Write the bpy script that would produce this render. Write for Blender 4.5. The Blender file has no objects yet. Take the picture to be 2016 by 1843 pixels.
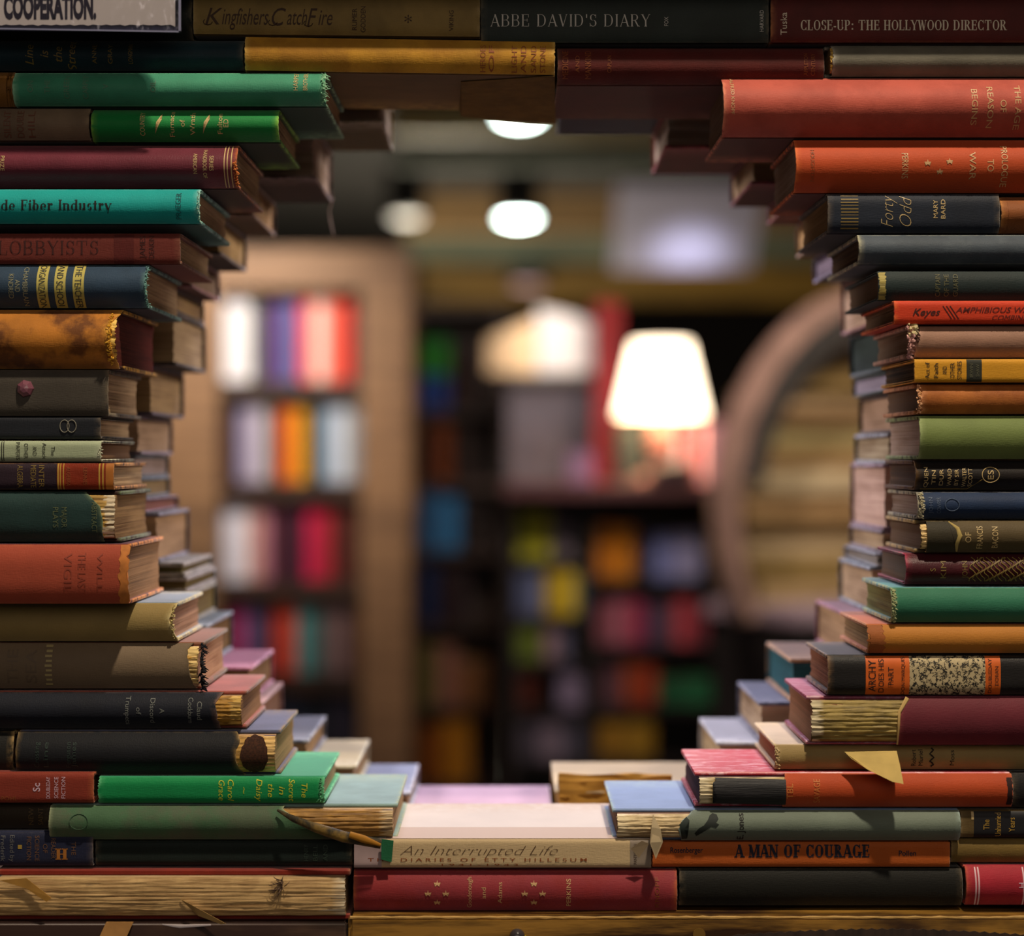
import bpy, bmesh, math, random
from mathutils import Vector, Matrix, noise as mnoise
R = math.radians
SC = bpy.context.scene
COL = SC.collection

# ------------------------------------------------------------------ measures
# One pixel of the 2016x1843 frame is S metres at the face of the book wall.
S = 0.000343
D = 1.37                 # camera to book faces
CX, HY = 1008.0, 900.0   # straight-ahead column, horizon row
ZC = 1.25                # camera height
FPX = D / S
def wx(px, y=0.0): return (px - CX) * S * (D + y) / D
def wz(py, y=0.0): return ZC - (py - HY) * S * (D + y) / D

# ------------------------------------------------------------------ camera
cd = bpy.data.cameras.new('camera'); cam = bpy.data.objects.new('camera', cd); COL.objects.link(cam)
cam.location = (0, -D, ZC); cam.rotation_euler = (R(90), 0, 0)
cd.sensor_width = 36; cd.lens = 36 * FPX / 2016
cd.shift_y = -(921.5 - HY) / 2016.0
cd.clip_start = 0.05; cd.clip_end = 60
cd.dof.use_dof = True; cd.dof.focus_distance = D + 0.012; cd.dof.aperture_fstop = 2.6
SC.camera = cam
SC.view_settings.view_transform = 'Standard'; SC.view_settings.look = 'None'
SC.view_settings.exposure = 0.28; SC.view_settings.gamma = 1.0
SC.view_settings.use_curve_mapping = False

# ------------------------------------------------------------------ world and lamps
w = bpy.data.worlds.new('world'); SC.world = w; w.use_nodes = True
w.node_tree.nodes['Background'].inputs[0].default_value = (0.62, 0.52, 0.50, 1)
w.node_tree.nodes['Background'].inputs[1].default_value = 0.10
def lamp(name, kind, loc, target, energy, color, size=0.1, **k):
    l = bpy.data.lights.new(name, kind); l.energy = energy; l.color = color
    if kind == 'AREA':
        l.shape = 'RECTANGLE'; l.size = size; l.size_y = k.get('size_y', size)
    else: l.shadow_soft_size = size
    if kind == 'SPOT': l.spot_size = R(k.get('cone', 60)); l.spot_blend = k.get('blend', .5)
    o = bpy.data.objects.new(name, l); COL.objects.link(o); o.location = loc
    o.rotation_euler = (Vector(target) - Vector(loc)).to_track_quat('-Z', 'Y').to_euler()
    return o
lamp('track_spot', 'SPOT', (0.40, -0.78, ZC + 1.95), (0.02, 0.02, ZC - 0.05), 155, (1.0, 0.84, 0.64), 0.05, cone=46, blend=.7)
lamp('room_glow', 'AREA', (0.05, 1.15, ZC + 1.10), (0, 0.2, ZC - 0.3), 25, (0.86, 0.82, 1.0), 0.7)
lamp('aisle_lamp_near', 'AREA', (-1.15, 0.75, ZC + 0.62), (0.32, 0.12, ZC - 0.05), 17, (1.0, 0.88, 0.84), 0.35)
lamp('aisle_lamp_near', 'AREA', (1.15, 0.75, ZC + 0.62), (-0.32, 0.12, ZC - 0.05), 14, (1.0, 0.86, 0.78), 0.35)
lamp('front_fill', 'AREA', (0.3, -2.4, ZC + 1.0), (0, 0, ZC), 8, (1.0, 0.84, 0.68), 1.6)  # unseen soft fill, added in front to lift the dark top row
lamp('room_fill', 'AREA', (0.2, 3.4, 2.55), (0.2, 5.2, 0.6), 13, (1.0, 0.86, 0.78), 2.2)
lamp('shelf_light', 'SPOT', (-0.95, 3.3, 2.45), (-0.80, 4.65, 1.5), 175, (1.0, 0.86, 0.72), 0.12, cone=48, blend=1.0)
lamp('aisle_light', 'SPOT', (0.15, 2.5, 2.5), (0.75, 4.5, 1.0), 84, (1.0, 0.80, 0.66), 0.12, cone=70, blend=.8)
lamp('tunnel_light', 'SPOT', (1.35, 2.5, 2.45), (1.05, 4.1, 1.2), 88, (1.0, 0.86, 0.68), 0.12, cone=50, blend=.9)
lamp('ceiling_wash', 'SPOT', (0.85, 6.7, 1.5), (0.80, 7.85, 2.17), 90, (0.90, 0.90, 1.0), 0.1, cone=19, blend=1.0)
lamp('ceiling_glow', 'POINT', (-0.35, 8.7, 1.15), (0, 9, 2), 150, (1.0, 0.88, 0.66), 0.2)

# ------------------------------------------------------------------ materials
def lin(h):
    if isinstance(h, tuple): return h
    v = [int(h[i:i+2], 16) / 255 for i in (0, 2, 4)]
    return tuple(c / 12.92 if c <= .04045 else ((c + .055) / 1.055) ** 2.4 for c in v)
def c4(h): return (*lin(h), 1)
_mc = {}
class NT:
    def __init__(s, name):
        s.m = bpy.data.materials.new(name); s.m.use_nodes = True
        s.t = s.m.node_tree; s.t.nodes.clear()
        s.out = s.n('ShaderNodeOutputMaterial'); s.b = s.n('ShaderNodeBsdfPrincipled')
        s.l(s.b.outputs[0], s.out.inputs[0])
    def n(s, t, **k):
        x = s.t.nodes.new(t)
        for a, v in k.items(): setattr(x, a, v)
        return x
    def l(s, a, b): s.t.links.new(a, b)
    def coords(s, scale=(1, 1, 1), rnd=True):
        tc = s.n('ShaderNodeTexCoord'); mp = s.n('ShaderNodeMapping'); mp.inputs['Scale'].default_value = scale
        s.l(tc.outputs['Object'], mp.inputs[0])
        if not rnd: return mp.outputs[0]
        oi = s.n('ShaderNodeObjectInfo'); mul = s.n('ShaderNodeMath', operation='MULTIPLY'); mul.inputs[1].default_value = 37.0
        s.l(oi.outputs['Random'], mul.inputs[0])
        ad = s.n('ShaderNodeVectorMath', operation='ADD'); s.l(mp.outputs[0], ad.inputs[0]); s.l(mul.outputs[0], ad.inputs[1])
        return ad.outputs[0]
    def noise(s, vec, scale, detail=4, rough=.55):
        x = s.n('ShaderNodeTexNoise'); x.inputs['Scale'].default_value = scale
        x.inputs['Detail'].default_value = detail; x.inputs['Roughness'].default_value = rough
        s.l(vec, x.inputs['Vector']); return x.outputs['Fac']
    def ramp(s, fac, stops):
        x = s.n('ShaderNodeValToRGB'); e = x.color_ramp.elements
        while len(e) < len(stops): e.new(.5)
        for i, (p, c) in enumerate(stops):
            e[i].position = p; e[i].color = c if isinstance(c, tuple) and len(c) == 4 else ((c, c, c, 1) if isinstance(c, float) else c4(c))
        s.l(fac, x.inputs[0]); return x.outputs[0]
    def mix(s, f, a, b, blend='MIX'):
        x = s.n('ShaderNodeMix', data_type='RGBA', blend_type=blend)
        for i, v in ((0, f), (6, a), (7, b)):
            if hasattr(v, 'is_linked'): s.l(v, x.inputs[i])
            else: x.inputs[i].default_value = v if i == 0 else c4(v)
        return x.outputs[2]
    def math(s, op, a, b):
        x = s.n('ShaderNodeMath', operation=op)
        for i, v in ((0, a), (1, b)):
            if hasattr(v, 'is_linked'): s.l(v, x.inputs[i])
            else: x.inputs[i].default_value = v
        return x.outputs[0]
    def bump(s, h, strength, dist):
        x = s.n('ShaderNodeBump'); x.inputs['Strength'].default_value = strength; x.inputs['Distance'].default_value = dist
        s.l(h, x.inputs['Height']); s.l(x.outputs[0], s.b.inputs['Normal'])

def cloth(c, wear='C8B090', rough=.62, mott=.28, stain=None, samt=.5, wamt=1.0):
    key = ('cloth', c, wear, rough, mott, stain, samt, wamt)
    if key in _mc: return _mc[key]
    t = NT('book_cloth'); v = t.coords()
    n1 = t.noise(v, 38, 6); n2 = t.noise(v, 150, 3)
    dark = t.mix(mott, c, '0A0806'); 
    col = t.mix(t.ramp(n1, [(.36, 0.0), (.66, 1.0)]), dark, c)
    if stain:
        n3 = t.noise(v, 28, 5, .65)
        col = t.mix(t.math('MULTIPLY', t.ramp(n3, [(.46, 0.0), (.6, 1.0)]), samt), col, stain)
    at = t.n('ShaderNodeAttribute', attribute_name='wear')
    wf = t.math('MULTIPLY', t.math('MULTIPLY', at.outputs['Fac'], t.ramp(n2, [(.34, 0.0), (.56, 1.0)])), wamt)
    col = t.mix(wf, col, wear)
    t.l(col, t.b.inputs['Base Color'])
    t.b.inputs['Roughness'].default_value = rough; t.b.inputs['Specular IOR Level'].default_value = .22
    t.b.inputs['Sheen Weight'].default_value = .22; t.b.inputs['Sheen Roughness'].default_value = .45
    f = t.math('ADD', t.noise(t.coords((260, 1400, 1400)), 1.0, 2), t.noise(t.coords((1400, 1400, 260)), 1.0, 2))
    t.bump(t.math('ADD', f, t.math('MULTIPLY', n1, .8)), .35, .0004)
    _mc[key] = t.m; return t.m

def pages(c='B89C78', dark='6A4E34', rough=.85, fine=900):
    key = ('pages', c, dark, fine)
    if key in _mc: return _mc[key]
    t = NT('page_edges')
    a = t.noise(t.coords((4, 4, fine)), 1.0, 3, .7); b = t.noise(t.coords((9, 9, 60)), 1.0, 4)
    f = t.math('MULTIPLY', t.math('ADD', a, b), .5)
    col = t.ramp(f, [(.34, dark), (.56, c), (.75, c)])
    t.l(col, t.b.inputs['Base Color']); t.b.inputs['Roughness'].default_value = rough
    t.b.inputs['Specular IOR Level'].default_value = .2
    t.bump(a, .5, .0006); _mc[key] = t.m; return t.m

def binding(c='A8803C', dark='4A3216', light='D8C09A'):
    key = ('bind', c, dark, light)
    if key in _mc: return _mc[key]
    t = NT('exposed_glue')
    a = t.noise(t.coords((22, 22, 420)), 1.0, 5, .65); b = t.noise(t.coords((1, 1, 1)), 60, 5)
    col = t.ramp(a, [(.3, dark), (.5, c), (.72, c)])
    col = t.mix(t.ramp(b, [(.42, 0.0), (.6, .45)]), col, dark)
    at = t.n('ShaderNodeAttribute', attribute_name='wear')
    lt = t.ramp(t.noise(t.coords((15, 15, 520)), 1.0, 3), [(.36, dark), (.5, light), (.8, light)])
    col = t.mix(at.outputs['Fac'], col, lt)
    t.l(col, t.b.inputs['Base Color']); t.b.inputs['Roughness'].default_value = .6
    t.bump(a, .8, .0012); _mc[key] = t.m; return t.m

def plain(c, rough=.6, metal=0.0, mott=.0, scale=60, emit=None, es=0.0, spec=.4):
    key = ('plain', c, rough, metal, mott, scale, emit, es, spec)
    if key in _mc: return _mc[key]
    t = NT('surface'); v = t.coords()
    if mott:
        n = t.noise(v, scale, 5)
        t.l(t.mix(t.ramp(n, [(.35, 0.0), (.65, 1.0)]), t_mul(c, 1 - mott), c), t.b.inputs['Base Color'])
    else: t.b.inputs['Base Color'].default_value = c4(c)
    t.b.inputs['Roughness'].default_value = rough; t.b.inputs['Metallic'].default_value = metal
    t.b.inputs['Specular IOR Level'].default_value = spec
    if emit: t.b.inputs['Emission Color'].default_value = c4(emit); t.b.inputs['Emission Strength'].default_value = es
    _mc[key] = t.m; return t.m
def t_mul(c, k): return tuple(x * k for x in lin(c))

def wood(c, dark, scale=(2, 30, 30), rough=.5, blotch=None):
    key = ('wood', c, dark, scale, blotch)
    if key in _mc: return _mc[key]
    t = NT('wood'); a = t.noise(t.coords(scale), 1.0, 6, .65)
    col = t.ramp(a, [(.38 if blotch else .3, dark), (.55, c), (.8, c)])
    if blotch:
        col = t.mix(t.ramp(t.noise(t.coords((9, 22, 22)), 1.0, 4), [(.44, 0.0), (.58, .9)]), col, blotch)
    t.l(col, t.b.inputs['Base Color']); t.b.inputs['Roughness'].default_value = rough
    t.bump(a, .3, .001); _mc[key] = t.m; return t.m

def marbled(c, c2):
    t = NT('marbled_paper'); v = t.coords((60, 260, 60)); a = t.noise(v, 1.0, 5, .7)
    t.l(t.mix(t.ramp(a, [(.5, 0.0), (.62, .85)]), c, c2), t.b.inputs['Base Color']); t.b.inputs['Roughness'].default_value = .4; return t.m
def scribble():
    t = NT('drawn_panel'); v = t.coords()
    a = t.noise(v, 150, 4, .7)
    ln = t.ramp(t.math('ABSOLUTE', t.math('SUBTRACT', a, .5), 0), [(.0, 0.0), (.022, 0.0), (.03, 1.0)])
    b = t.ramp(t.noise(v, 330, 2), [(.36, 0.0), (.44, 1.0)])
    f = t.math('MULTIPLY', ln, b)
    t.l(t.mix(f, '15110C', 'BFAE86'), t.b.inputs['Base Color']); t.b.inputs['Roughness'].default_value = .7
    return t.m

# ------------------------------------------------------------------ mesh helpers
def mk(name, verts, faces, mat, parent=None, wear=None, smooth=40, mats=None, fm=None):
    me = bpy.data.meshes.new(name); me.from_pydata(verts, [], faces)
    bm = bmesh.new(); bm.from_mesh(me); bmesh.ops.recalc_face_normals(bm, faces=bm.faces[:]); bm.to_mesh(me); bm.free()
    me.materials.append(mat)
    for m in (mats or []): me.materials.append(m)
    if fm:
        for p, i in zip(me.polygons, fm): p.material_index = i
    if wear is not None:
        a = me.attributes.new('wear', 'FLOAT', 'POINT'); a.data.foreach_set('value', wear)
    if smooth:
        for p in me.polygons: p.use_smooth = True
        me.set_sharp_from_angle(angle=R(smooth))
    o = bpy.data.objects.new(name, me); COL.objects.link(o)
    if parent: o.parent = parent
    return o
def tag(o, label, cat, group=None, kind=None):
    if label: o['label'] = label
    if cat: o['category'] = cat
    if group: o['group'] = group
    if kind: o['kind'] = kind
    return o
def empty(name, loc, label, cat, group=None, rz=0):
    o = bpy.data.objects.new(name, None); COL.objects.link(o); o.empty_display_size = .02
    o.location = loc; o.rotation_euler.z = rz; return tag(o, label, cat, group)
def skin(rows, closed_u=True, caps=True):
    """rows: list of rings (same length). returns verts, faces"""
    n = len(rows[0]); V = [p for r in rows for p in r]; F = []
    for i in range(len(rows) - 1):
        for j in range(n if closed_u else n - 1):
            k = (j + 1) % n; F.append((i*n+j, i*n+k, (i+1)*n+k, (i+1)*n+j))
    if caps and closed_u:
        F.append(tuple(range(n))); F.append(tuple((len(rows)-1)*n + j for j in range(n))[::-1])
    return V, F
def box(x0, x1, y0, y1, z0, z1):
    V = [(x, y, z) for x in (x0, x1) for y in (y0, y1) for z in (z0, z1)]
    F = [(0,1,3,2), (4,6,7,5), (0,4,5,1), (2,3,7,6), (0,2,6,4), (1,5,7,3)]
    return V, F
def join(parts):
    V, F = [], []
    for v, f in parts:
        o = len(V); V += v; F += [tuple(i + o for i in q) for q in f]
    return V, F
def bev(o, wdt, seg=2):
    bm = bmesh.new(); bm.from_mesh(o.data)
    bmesh.ops.bevel(bm, geom=bm.edges[:], offset=wdt, segments=seg, affect='EDGES', clamp_overlap=True)
    bm.to_mesh(o.data); bm.free()
    for p in o.data.polygons: p.use_smooth = True
    o.data.set_sharp_from_angle(angle=R(40)); return o
def tube(pts, rad, n=8, flat=1.0):
    rows = []
    for i, p in enumerate(pts):
        a = Vector(pts[max(0, i-1)]); b = Vector(pts[min(len(pts)-1, i+1)]); t = (b - a).normalized()
        u = t.cross(Vector((0, 1, 0))); u = u.normalized() if u.length > 1e-6 else Vector((1, 0, 0)); v = t.cross(u)
        r = rad[i] if isinstance(rad, (list, tuple)) else rad
        rows.append([tuple(Vector(p) + u * math.cos(2*math.pi*k/n) * r + v * math.sin(2*math.pi*k/n) * r * flat) for k in range(n)])
    return skin(rows)
def lathe(prof, n=32, c=(0, 0, 0)):
    rows = [[(c[0] + r*math.cos(2*math.pi*k/n), c[1] + r*math.sin(2*math.pi*k/n), c[2] + z) for k in range(n)] for r, z in prof]
    return skin(rows)

# ------------------------------------------------------------------ the book builder
def board_mesh(L, y0, W, z0, z1, rnd, warp=0.0, tilt=0.0):
    r = min(.0009, (z1 - z0) * .45); cr = .0022
    def prof(inset, ymax):
        a, b = y0 + inset, ymax - inset; c, d = z0 + inset, z1 - inset
        pts = [(a, c + r), (a, d - r), (a + r, d), ((a*2+b)/3, d), ((a+b*2)/3, d), (b - r, d), (b, d - r), (b, c + r), (b - r, c), ((a+b*2)/3, c), ((a*2+b)/3, c), (a + r, c)]
        return pts
    xs = [(0, .0004, W - cr), (.0004, 0, W - cr*.45), (.0014, 0, W - cr*.1), (.003, 0, W), (L*.3, 0, W), (L*.5, 0, W), (L*.7, 0, W), (L - .003, 0, W), (L - .0014, 0, W - cr*.1), (L - .0004, 0, W - cr*.45), (L, .0004, W - cr)]
    rows = []; wear = []
    for x, ins, ym in xs:
        e = min(x, L - x); ring = []
        for (y, z) in prof(ins, ym):
            dz = warp * max(0, (y - y0) / (W - y0)) ** 2 + tilt * (y - y0)
            ring.append((x, y, z + dz + rnd.uniform(-1, 1) * .00008))
            wear.append(1.0 if e < .0012 else (.55 if y > W - .002 else (.35 if e < .002 else 0.0)))
        rows.append(ring)
    V, F = skin(rows); return V, F, wear

def spine_y(v, T, b, p): return b * abs(2 * v - 1) ** p     # v = 0 bottom .. 1 top

class Book: pass
BOOKS = {}
TEXT = []
def book(key, x0, x1, y0, y1, c, label, o=0, W=148, b=None, p=2.1, wear=None, pg='C4A67E', pgd='6E5238', fray=.6,
         sl=None, sr=None, mat=None, tb=None, flip=False, board=None, over=3.0, yaw=0.0, group=None, tex=None, expo=None,
         ydepth=None, rough=.62, mott=.28, stain=None, samt=.5, wamt=1.0, bmat=None, tilt=0.0, ridge=1.0, paper=False, sag=0.0, shrink=0.00012, warp=(0, 0), cat='book', name='old_book'):
    """a book lying flat; px extents on the wall face; o, W in mm; sl/sr torn spine ends (px, or list of (v, px))"""
    rnd = random.Random(key); BK = Book()
    if wear is None:
        lc = lin(c); wear = tuple(round(min(.8, a * .9 + b2 * .22), 4) for a, b2 in zip(lc, lin('C9B08A')))
    yo = o / 1000; W = W / 1000
    X0, X1 = wx(x0), wx(x1); Z1, Z0 = wz(y0) - shrink, wz(y1) + shrink
    L, T = X1 - X0, Z1 - Z0
    tb = tb / 1000 if tb else min(.0026, T * .13)
    b = b / 1000 if b is not None else min(.010, T * .3)
    e = empty(name, ((X0 + X1) / 2, yo, Z0), label, cat, group)
    cm = mat or cloth(c, wear, rough, mott, stain, samt, wamt)
    bmat = bmat or (cloth(board, wear, rough, mott) if board else cm)
    hx = L / 2
    if flip:   # spine faces the room behind: turn the book around its middle
        e.location.y = yo + W; e.rotation_euler.z = math.pi
    e.rotation_euler.z += R(yaw); e.rotation_euler.y = R(tilt)
    ov = over / 1000 if not paper else .0002
    def shift(V): return [(x - hx, y, z) for x, y, z in V]
    y_b = b + (.0035 if not paper else .0003)
    for z0, z1, wp, nm in ((T - tb, T, warp[0], 'cover_board'), (0, tb, -warp[1], 'cover_board')):
        V, F, wr = board_mesh(L, y_b, W, z0, z1, rnd, wp / 1000)
        mk(nm, shift(V), F, bmat, e, wr)
    # page block
    nz = 12; lv = [i / nz for i in range(nz + 1)]; pz0, pz1 = tb, T - tb
    ring_s, ring_f = [], []
    rows = []
    for xx in (ov, L * .33, L * .66, L - ov):
        ring = []; end = 0 if xx == ov else (1 if xx == L - ov else None)
        for v in lv:
            z = pz0 + (pz1 - pz0) * v
            j = rnd.uniform(-.00035, .00035) if end is not None else 0
            ring.append((xx + j, spine_y(z / T, T, b, p) + .0016, z - sag/1000 * (1 if end is not None else .4) * (1 - v)))
        for v in reversed(lv):
            z = pz0 + (pz1 - pz0) * v
            j = rnd.uniform(-.0005, .0005) if end is not None else 0
            ring.append((xx + j, W - ov - .004 * (0 if paper else 1) * (1 - (2*v-1)**2) - .0005, z))
        rows.append(ring)
    V, F = skin(rows, caps=False); n = len(rows[0]); m = len(lv)
    for base in (0, 3 * n):
        for i in range(m - 1):
            F.append((base + i, base + i + 1, base + n - 2 - i, base + n - 1 - i))
    mk('page_block', shift(V), F, pages(pg, pgd), e)
    # spine shell
    def edge(spec, dflt, sgn):
        def f(v):
            fr = fray / 1000 * (mnoise.noise(Vector((v * 9, rnd_off * 1.7, sgn * 3.1))) + .5 * mnoise.noise(Vector((v * 37, rnd_off, 5 + sgn))))
            if spec is None: return dflt - sgn * abs(fr)
            if isinstance(spec, (int, float)): return wx(spec) - X0 - sgn * fr * 3
            vv = 1 - v
            for (a, pa), (c_, pc) in zip(spec, spec[1:]):
                if a <= vv <= c_:
                    return wx(pa + (pc - pa) * (vv - a) / max(1e-6, c_ - a)) - X0 - sgn * fr * 1.5
            return wx(spec[-1][1]) - X0
        return f
    rnd_off = rnd.uniform(0, 50)
    fl, fr_ = edge(sl, 0, -1), edge(sr, L, 1)
    nv = 22; ed = [0, .0004/L, .0011/L, .0024/L, .005/L]; us = ed + [.06, .12, .2, .3, .4, .5, .6, .7, .8, .88, .94] + [1 - q for q in ed[::-1]]; wdl = [1.0, .8, .5, .2, 0.0]
    prof = []
    if not paper:
        prof += [(b + .0060, .0003 * 0 + .00015, 0.0), (b + .0030, .0010, 0.0), (b + .0012, .0006, .02)]
    for i in range(nv + 1):
        v = i / nv
        prof.append((spine_y(v, T, b, p), .00025 + (T - .0005) * v, v))
    if not paper:
        prof += [(b + .0012, T - .0006, .98), (b + .0030, T - .0010, 1.0), (b + .0060, T - .00015, 1.0)]
    th = .0009; rows_o, rows_i, wr_o = [], [], []
    for u in us:
        ro, ri = [], []
        for k, (y, z, v) in enumerate(prof):
            a, c_ = fl(v), fr_(v); x = a + (c_ - a) * u
            dy = .00012 * mnoise.noise(Vector((x * 40, z * 60, rnd_off))) * (1 if 3 <= k < len(prof) - 3 else 0)
            dent = 0
            if u in (0, 1): dent = .0006
            ro.append((x, y + dy + dent, z))
            zi = min(max(z, th), T - th); ri.append((x, y + dy + th + (.0002 if 3 <= k < len(prof)-3 else .001), zi))
            d = min(u, 1 - u) * L; hinge = abs(2 * v - 1) > .93
            k_ = us.index(u); k_ = min(k_, len(us) - 1 - k_); wr_o.append(max(wdl[k_] if k_ < 5 else 0.0, .16 if hinge else 0.0))
        rows_o.append(ro); rows_i.append(ri)
    rows = [a + bb[::-1] for a, bb in zip(rows_o, rows_i)]
    wr = []
    npf = len(prof)
    for i in range(len(us)):
        seg = wr_o[i*npf:(i+1)*npf]; wr += seg + seg[::-1]
    V, F = skin(rows)
    F = F[:-2]
    nn = 2 * npf
    for base in (0, (len(us) - 1) * nn):
        for j in range(npf - 1): F.append((base + j, base + j + 1, base + nn - 2 - j, base + nn - 1 - j))
    BK.sp = mk('spine', shift(V), F, cm, e, wr)
    # exposed binding where the spine is torn away
    BK.e, BK.L, BK.T, BK.X0, BK.Z0, BK.b, BK.p, BK.hx, BK.rnd = e, L, T, X0, Z0, b, p, hx, rnd
    BK.ov = ov; BK.tb = tb; BK.W = W
    for spec, side in ((sl, -1), (sr, 1)):
        if spec is None: continue
        pxs = [spec] if isinstance(spec, (int, float)) else [q[1] for q in spec]
        far = (min(pxs) if side > 0 else max(pxs)) - 30 * side
        xa, xb = wx(far) - X0, (L - ov if side > 0 else ov)
        nx, nzz = 26, 44; rows = []; wv = []
        ns = max(5, int(T / .0032))
        for i in range(nx + 1):
            x = xa + (xb - xa) * i / nx; r = []
            for k in range(nzz + 1):
                v = k / nzz; z = tb + (T - 2 * tb) * v
                rdg = .0006 * ridge * abs(math.sin(v * ns * math.pi)) + .0007 * mnoise.noise(Vector((x * 90, v * 14, rnd_off))) + .0004 * mnoise.noise(Vector((x * 400, v * 60, 2)))
                y = spine_y(z / T, T, b, p) + .0013 - rdg
                jit = .0015 * mnoise.noise(Vector((v * 30, 3, rnd_off))) if i == nx else 0
                r.append((x + jit, y, z))
                d = abs(xb - x); thr = .007 + .005 * mnoise.noise(Vector((v * 16, rnd_off, 1)))
                wv.append(1.0 if d < thr else 0.0)
            rows.append(r)
        V, F = skin(rows, closed_u=False)
        mk('exposed_binding', shift(V), F, expo or binding(), e, wv)
    BOOKS[key] = BK
    return BK

def on_spine(BK, px, py, eps=.00025):
    """point of the book's spine surface at a pixel, in the book's own axes"""
    x = wx(px) - BK.X0 - BK.hx; z = wz(py) - BK.Z0
    return (x, spine_y(min(1, max(0, z / BK.T)), BK.T, BK.b, BK.p) - eps - .00012, z)
def patch(BK, x0, x1, y0, y1, mat, name='spine_label', eps=.00006, jag=0.0, lab=None):
    nx, nz = 14, 20; rows = []
    y0 = max(y0, HY + (ZC - BK.Z0 - BK.T) / S + 1); y1 = min(y1, HY + (ZC - BK.Z0) / S - 1)
    for i in range(nx + 1):
        r = []
        for k in range(nz + 1):
            j = jag * BK.rnd.uniform(-1, 1) if i in (0, nx) else 0
            r.append(on_spine(BK, x0 + (x1 - x0) * i / nx + j, y1 + (y0 - y1) * k / nz, eps))
        rows.append(r)
    V, F = skin(rows, closed_u=False)
    o = mk(name, V, F, mat, BK.sp)
    if lab: o['label'] = lab
    return o
def poly_patch(BK, pts, mat, name='motif', eps=.0002):
    bm = bmesh.new(); vs = [bm.verts.new((wx(px) - BK.X0 - BK.hx, 0, wz(py) - BK.Z0)) for px, py in pts]; bm.faces.new(vs)
    bmesh.ops.triangulate(bm, faces=bm.faces[:])
    for k in range(1, 20):
        bmesh.ops.bisect_plane(bm, geom=bm.verts[:] + bm.edges[:] + bm.faces[:], plane_co=(0, 0, BK.T * k / 20), plane_no=(0, 0, 1))
    for v in bm.verts: v.co.y = spine_y(min(1, max(0, v.co.z / BK.T)), BK.T, BK.b, BK.p) - eps - .00012
    bm.verts.index_update(); V = [tuple(v.co) for v in bm.verts]; F = [tuple(v.index for v in f.verts) for f in bm.faces]; bm.free()
    return mk(name, V, F, mat, BK.sp, smooth=0)
def frayed(BK, px, ya, yb, mat, n=26, ln=6, w=1.4, out=1.0, name='frayed_edge', side=1):
    """curled strands of cloth along the end of a spine"""
    parts = []; r = BK.rnd
    for i in range(n):
        py = ya + (yb - ya) * (i + r.random()) / n
        x, y, z = on_spine(BK, px + r.uniform(-3, 3), py, 0)
        pts = []; dx = r.uniform(-.4, 1) * ln * S * side; dz = r.uniform(-.5, .35) * ln * S; dy = -r.uniform(.2, 1.0) * ln * S * out
        for k in range(5):
            t = k / 4; pts.append((x + dx * t, y + dy * math.sin(t * 2.6), z + dz * t + .3 * dz * t * t))
        wd = w * S * r.uniform(.5, 1.3); parts.append(tube(pts, [wd, wd, wd * .9, wd * .7, wd * .3], 5, .5))
    V, F = join(parts); return mk(name, V, F, mat, BK.sp)
def flap(BK, pts, yout, mat, name='torn_flap', curl=0.0):
    """hanging scrap: pts (px, py, mm in front of the spine)"""
    V = []
    for th in (0, .0005):
        for px, py, f in pts: V.append((wx(px) - BK.X0 - BK.hx, -f / 1000 + th, wz(py) - BK.Z0))
    n = len(pts); F = [tuple(range(n)), tuple(range(n, 2*n))[::-1]] + [(i, (i+1) % n, n + (i+1) % n, n + i) for i in range(n)]
    return mk(name, V, F, mat, BK.e, smooth=0)

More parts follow.
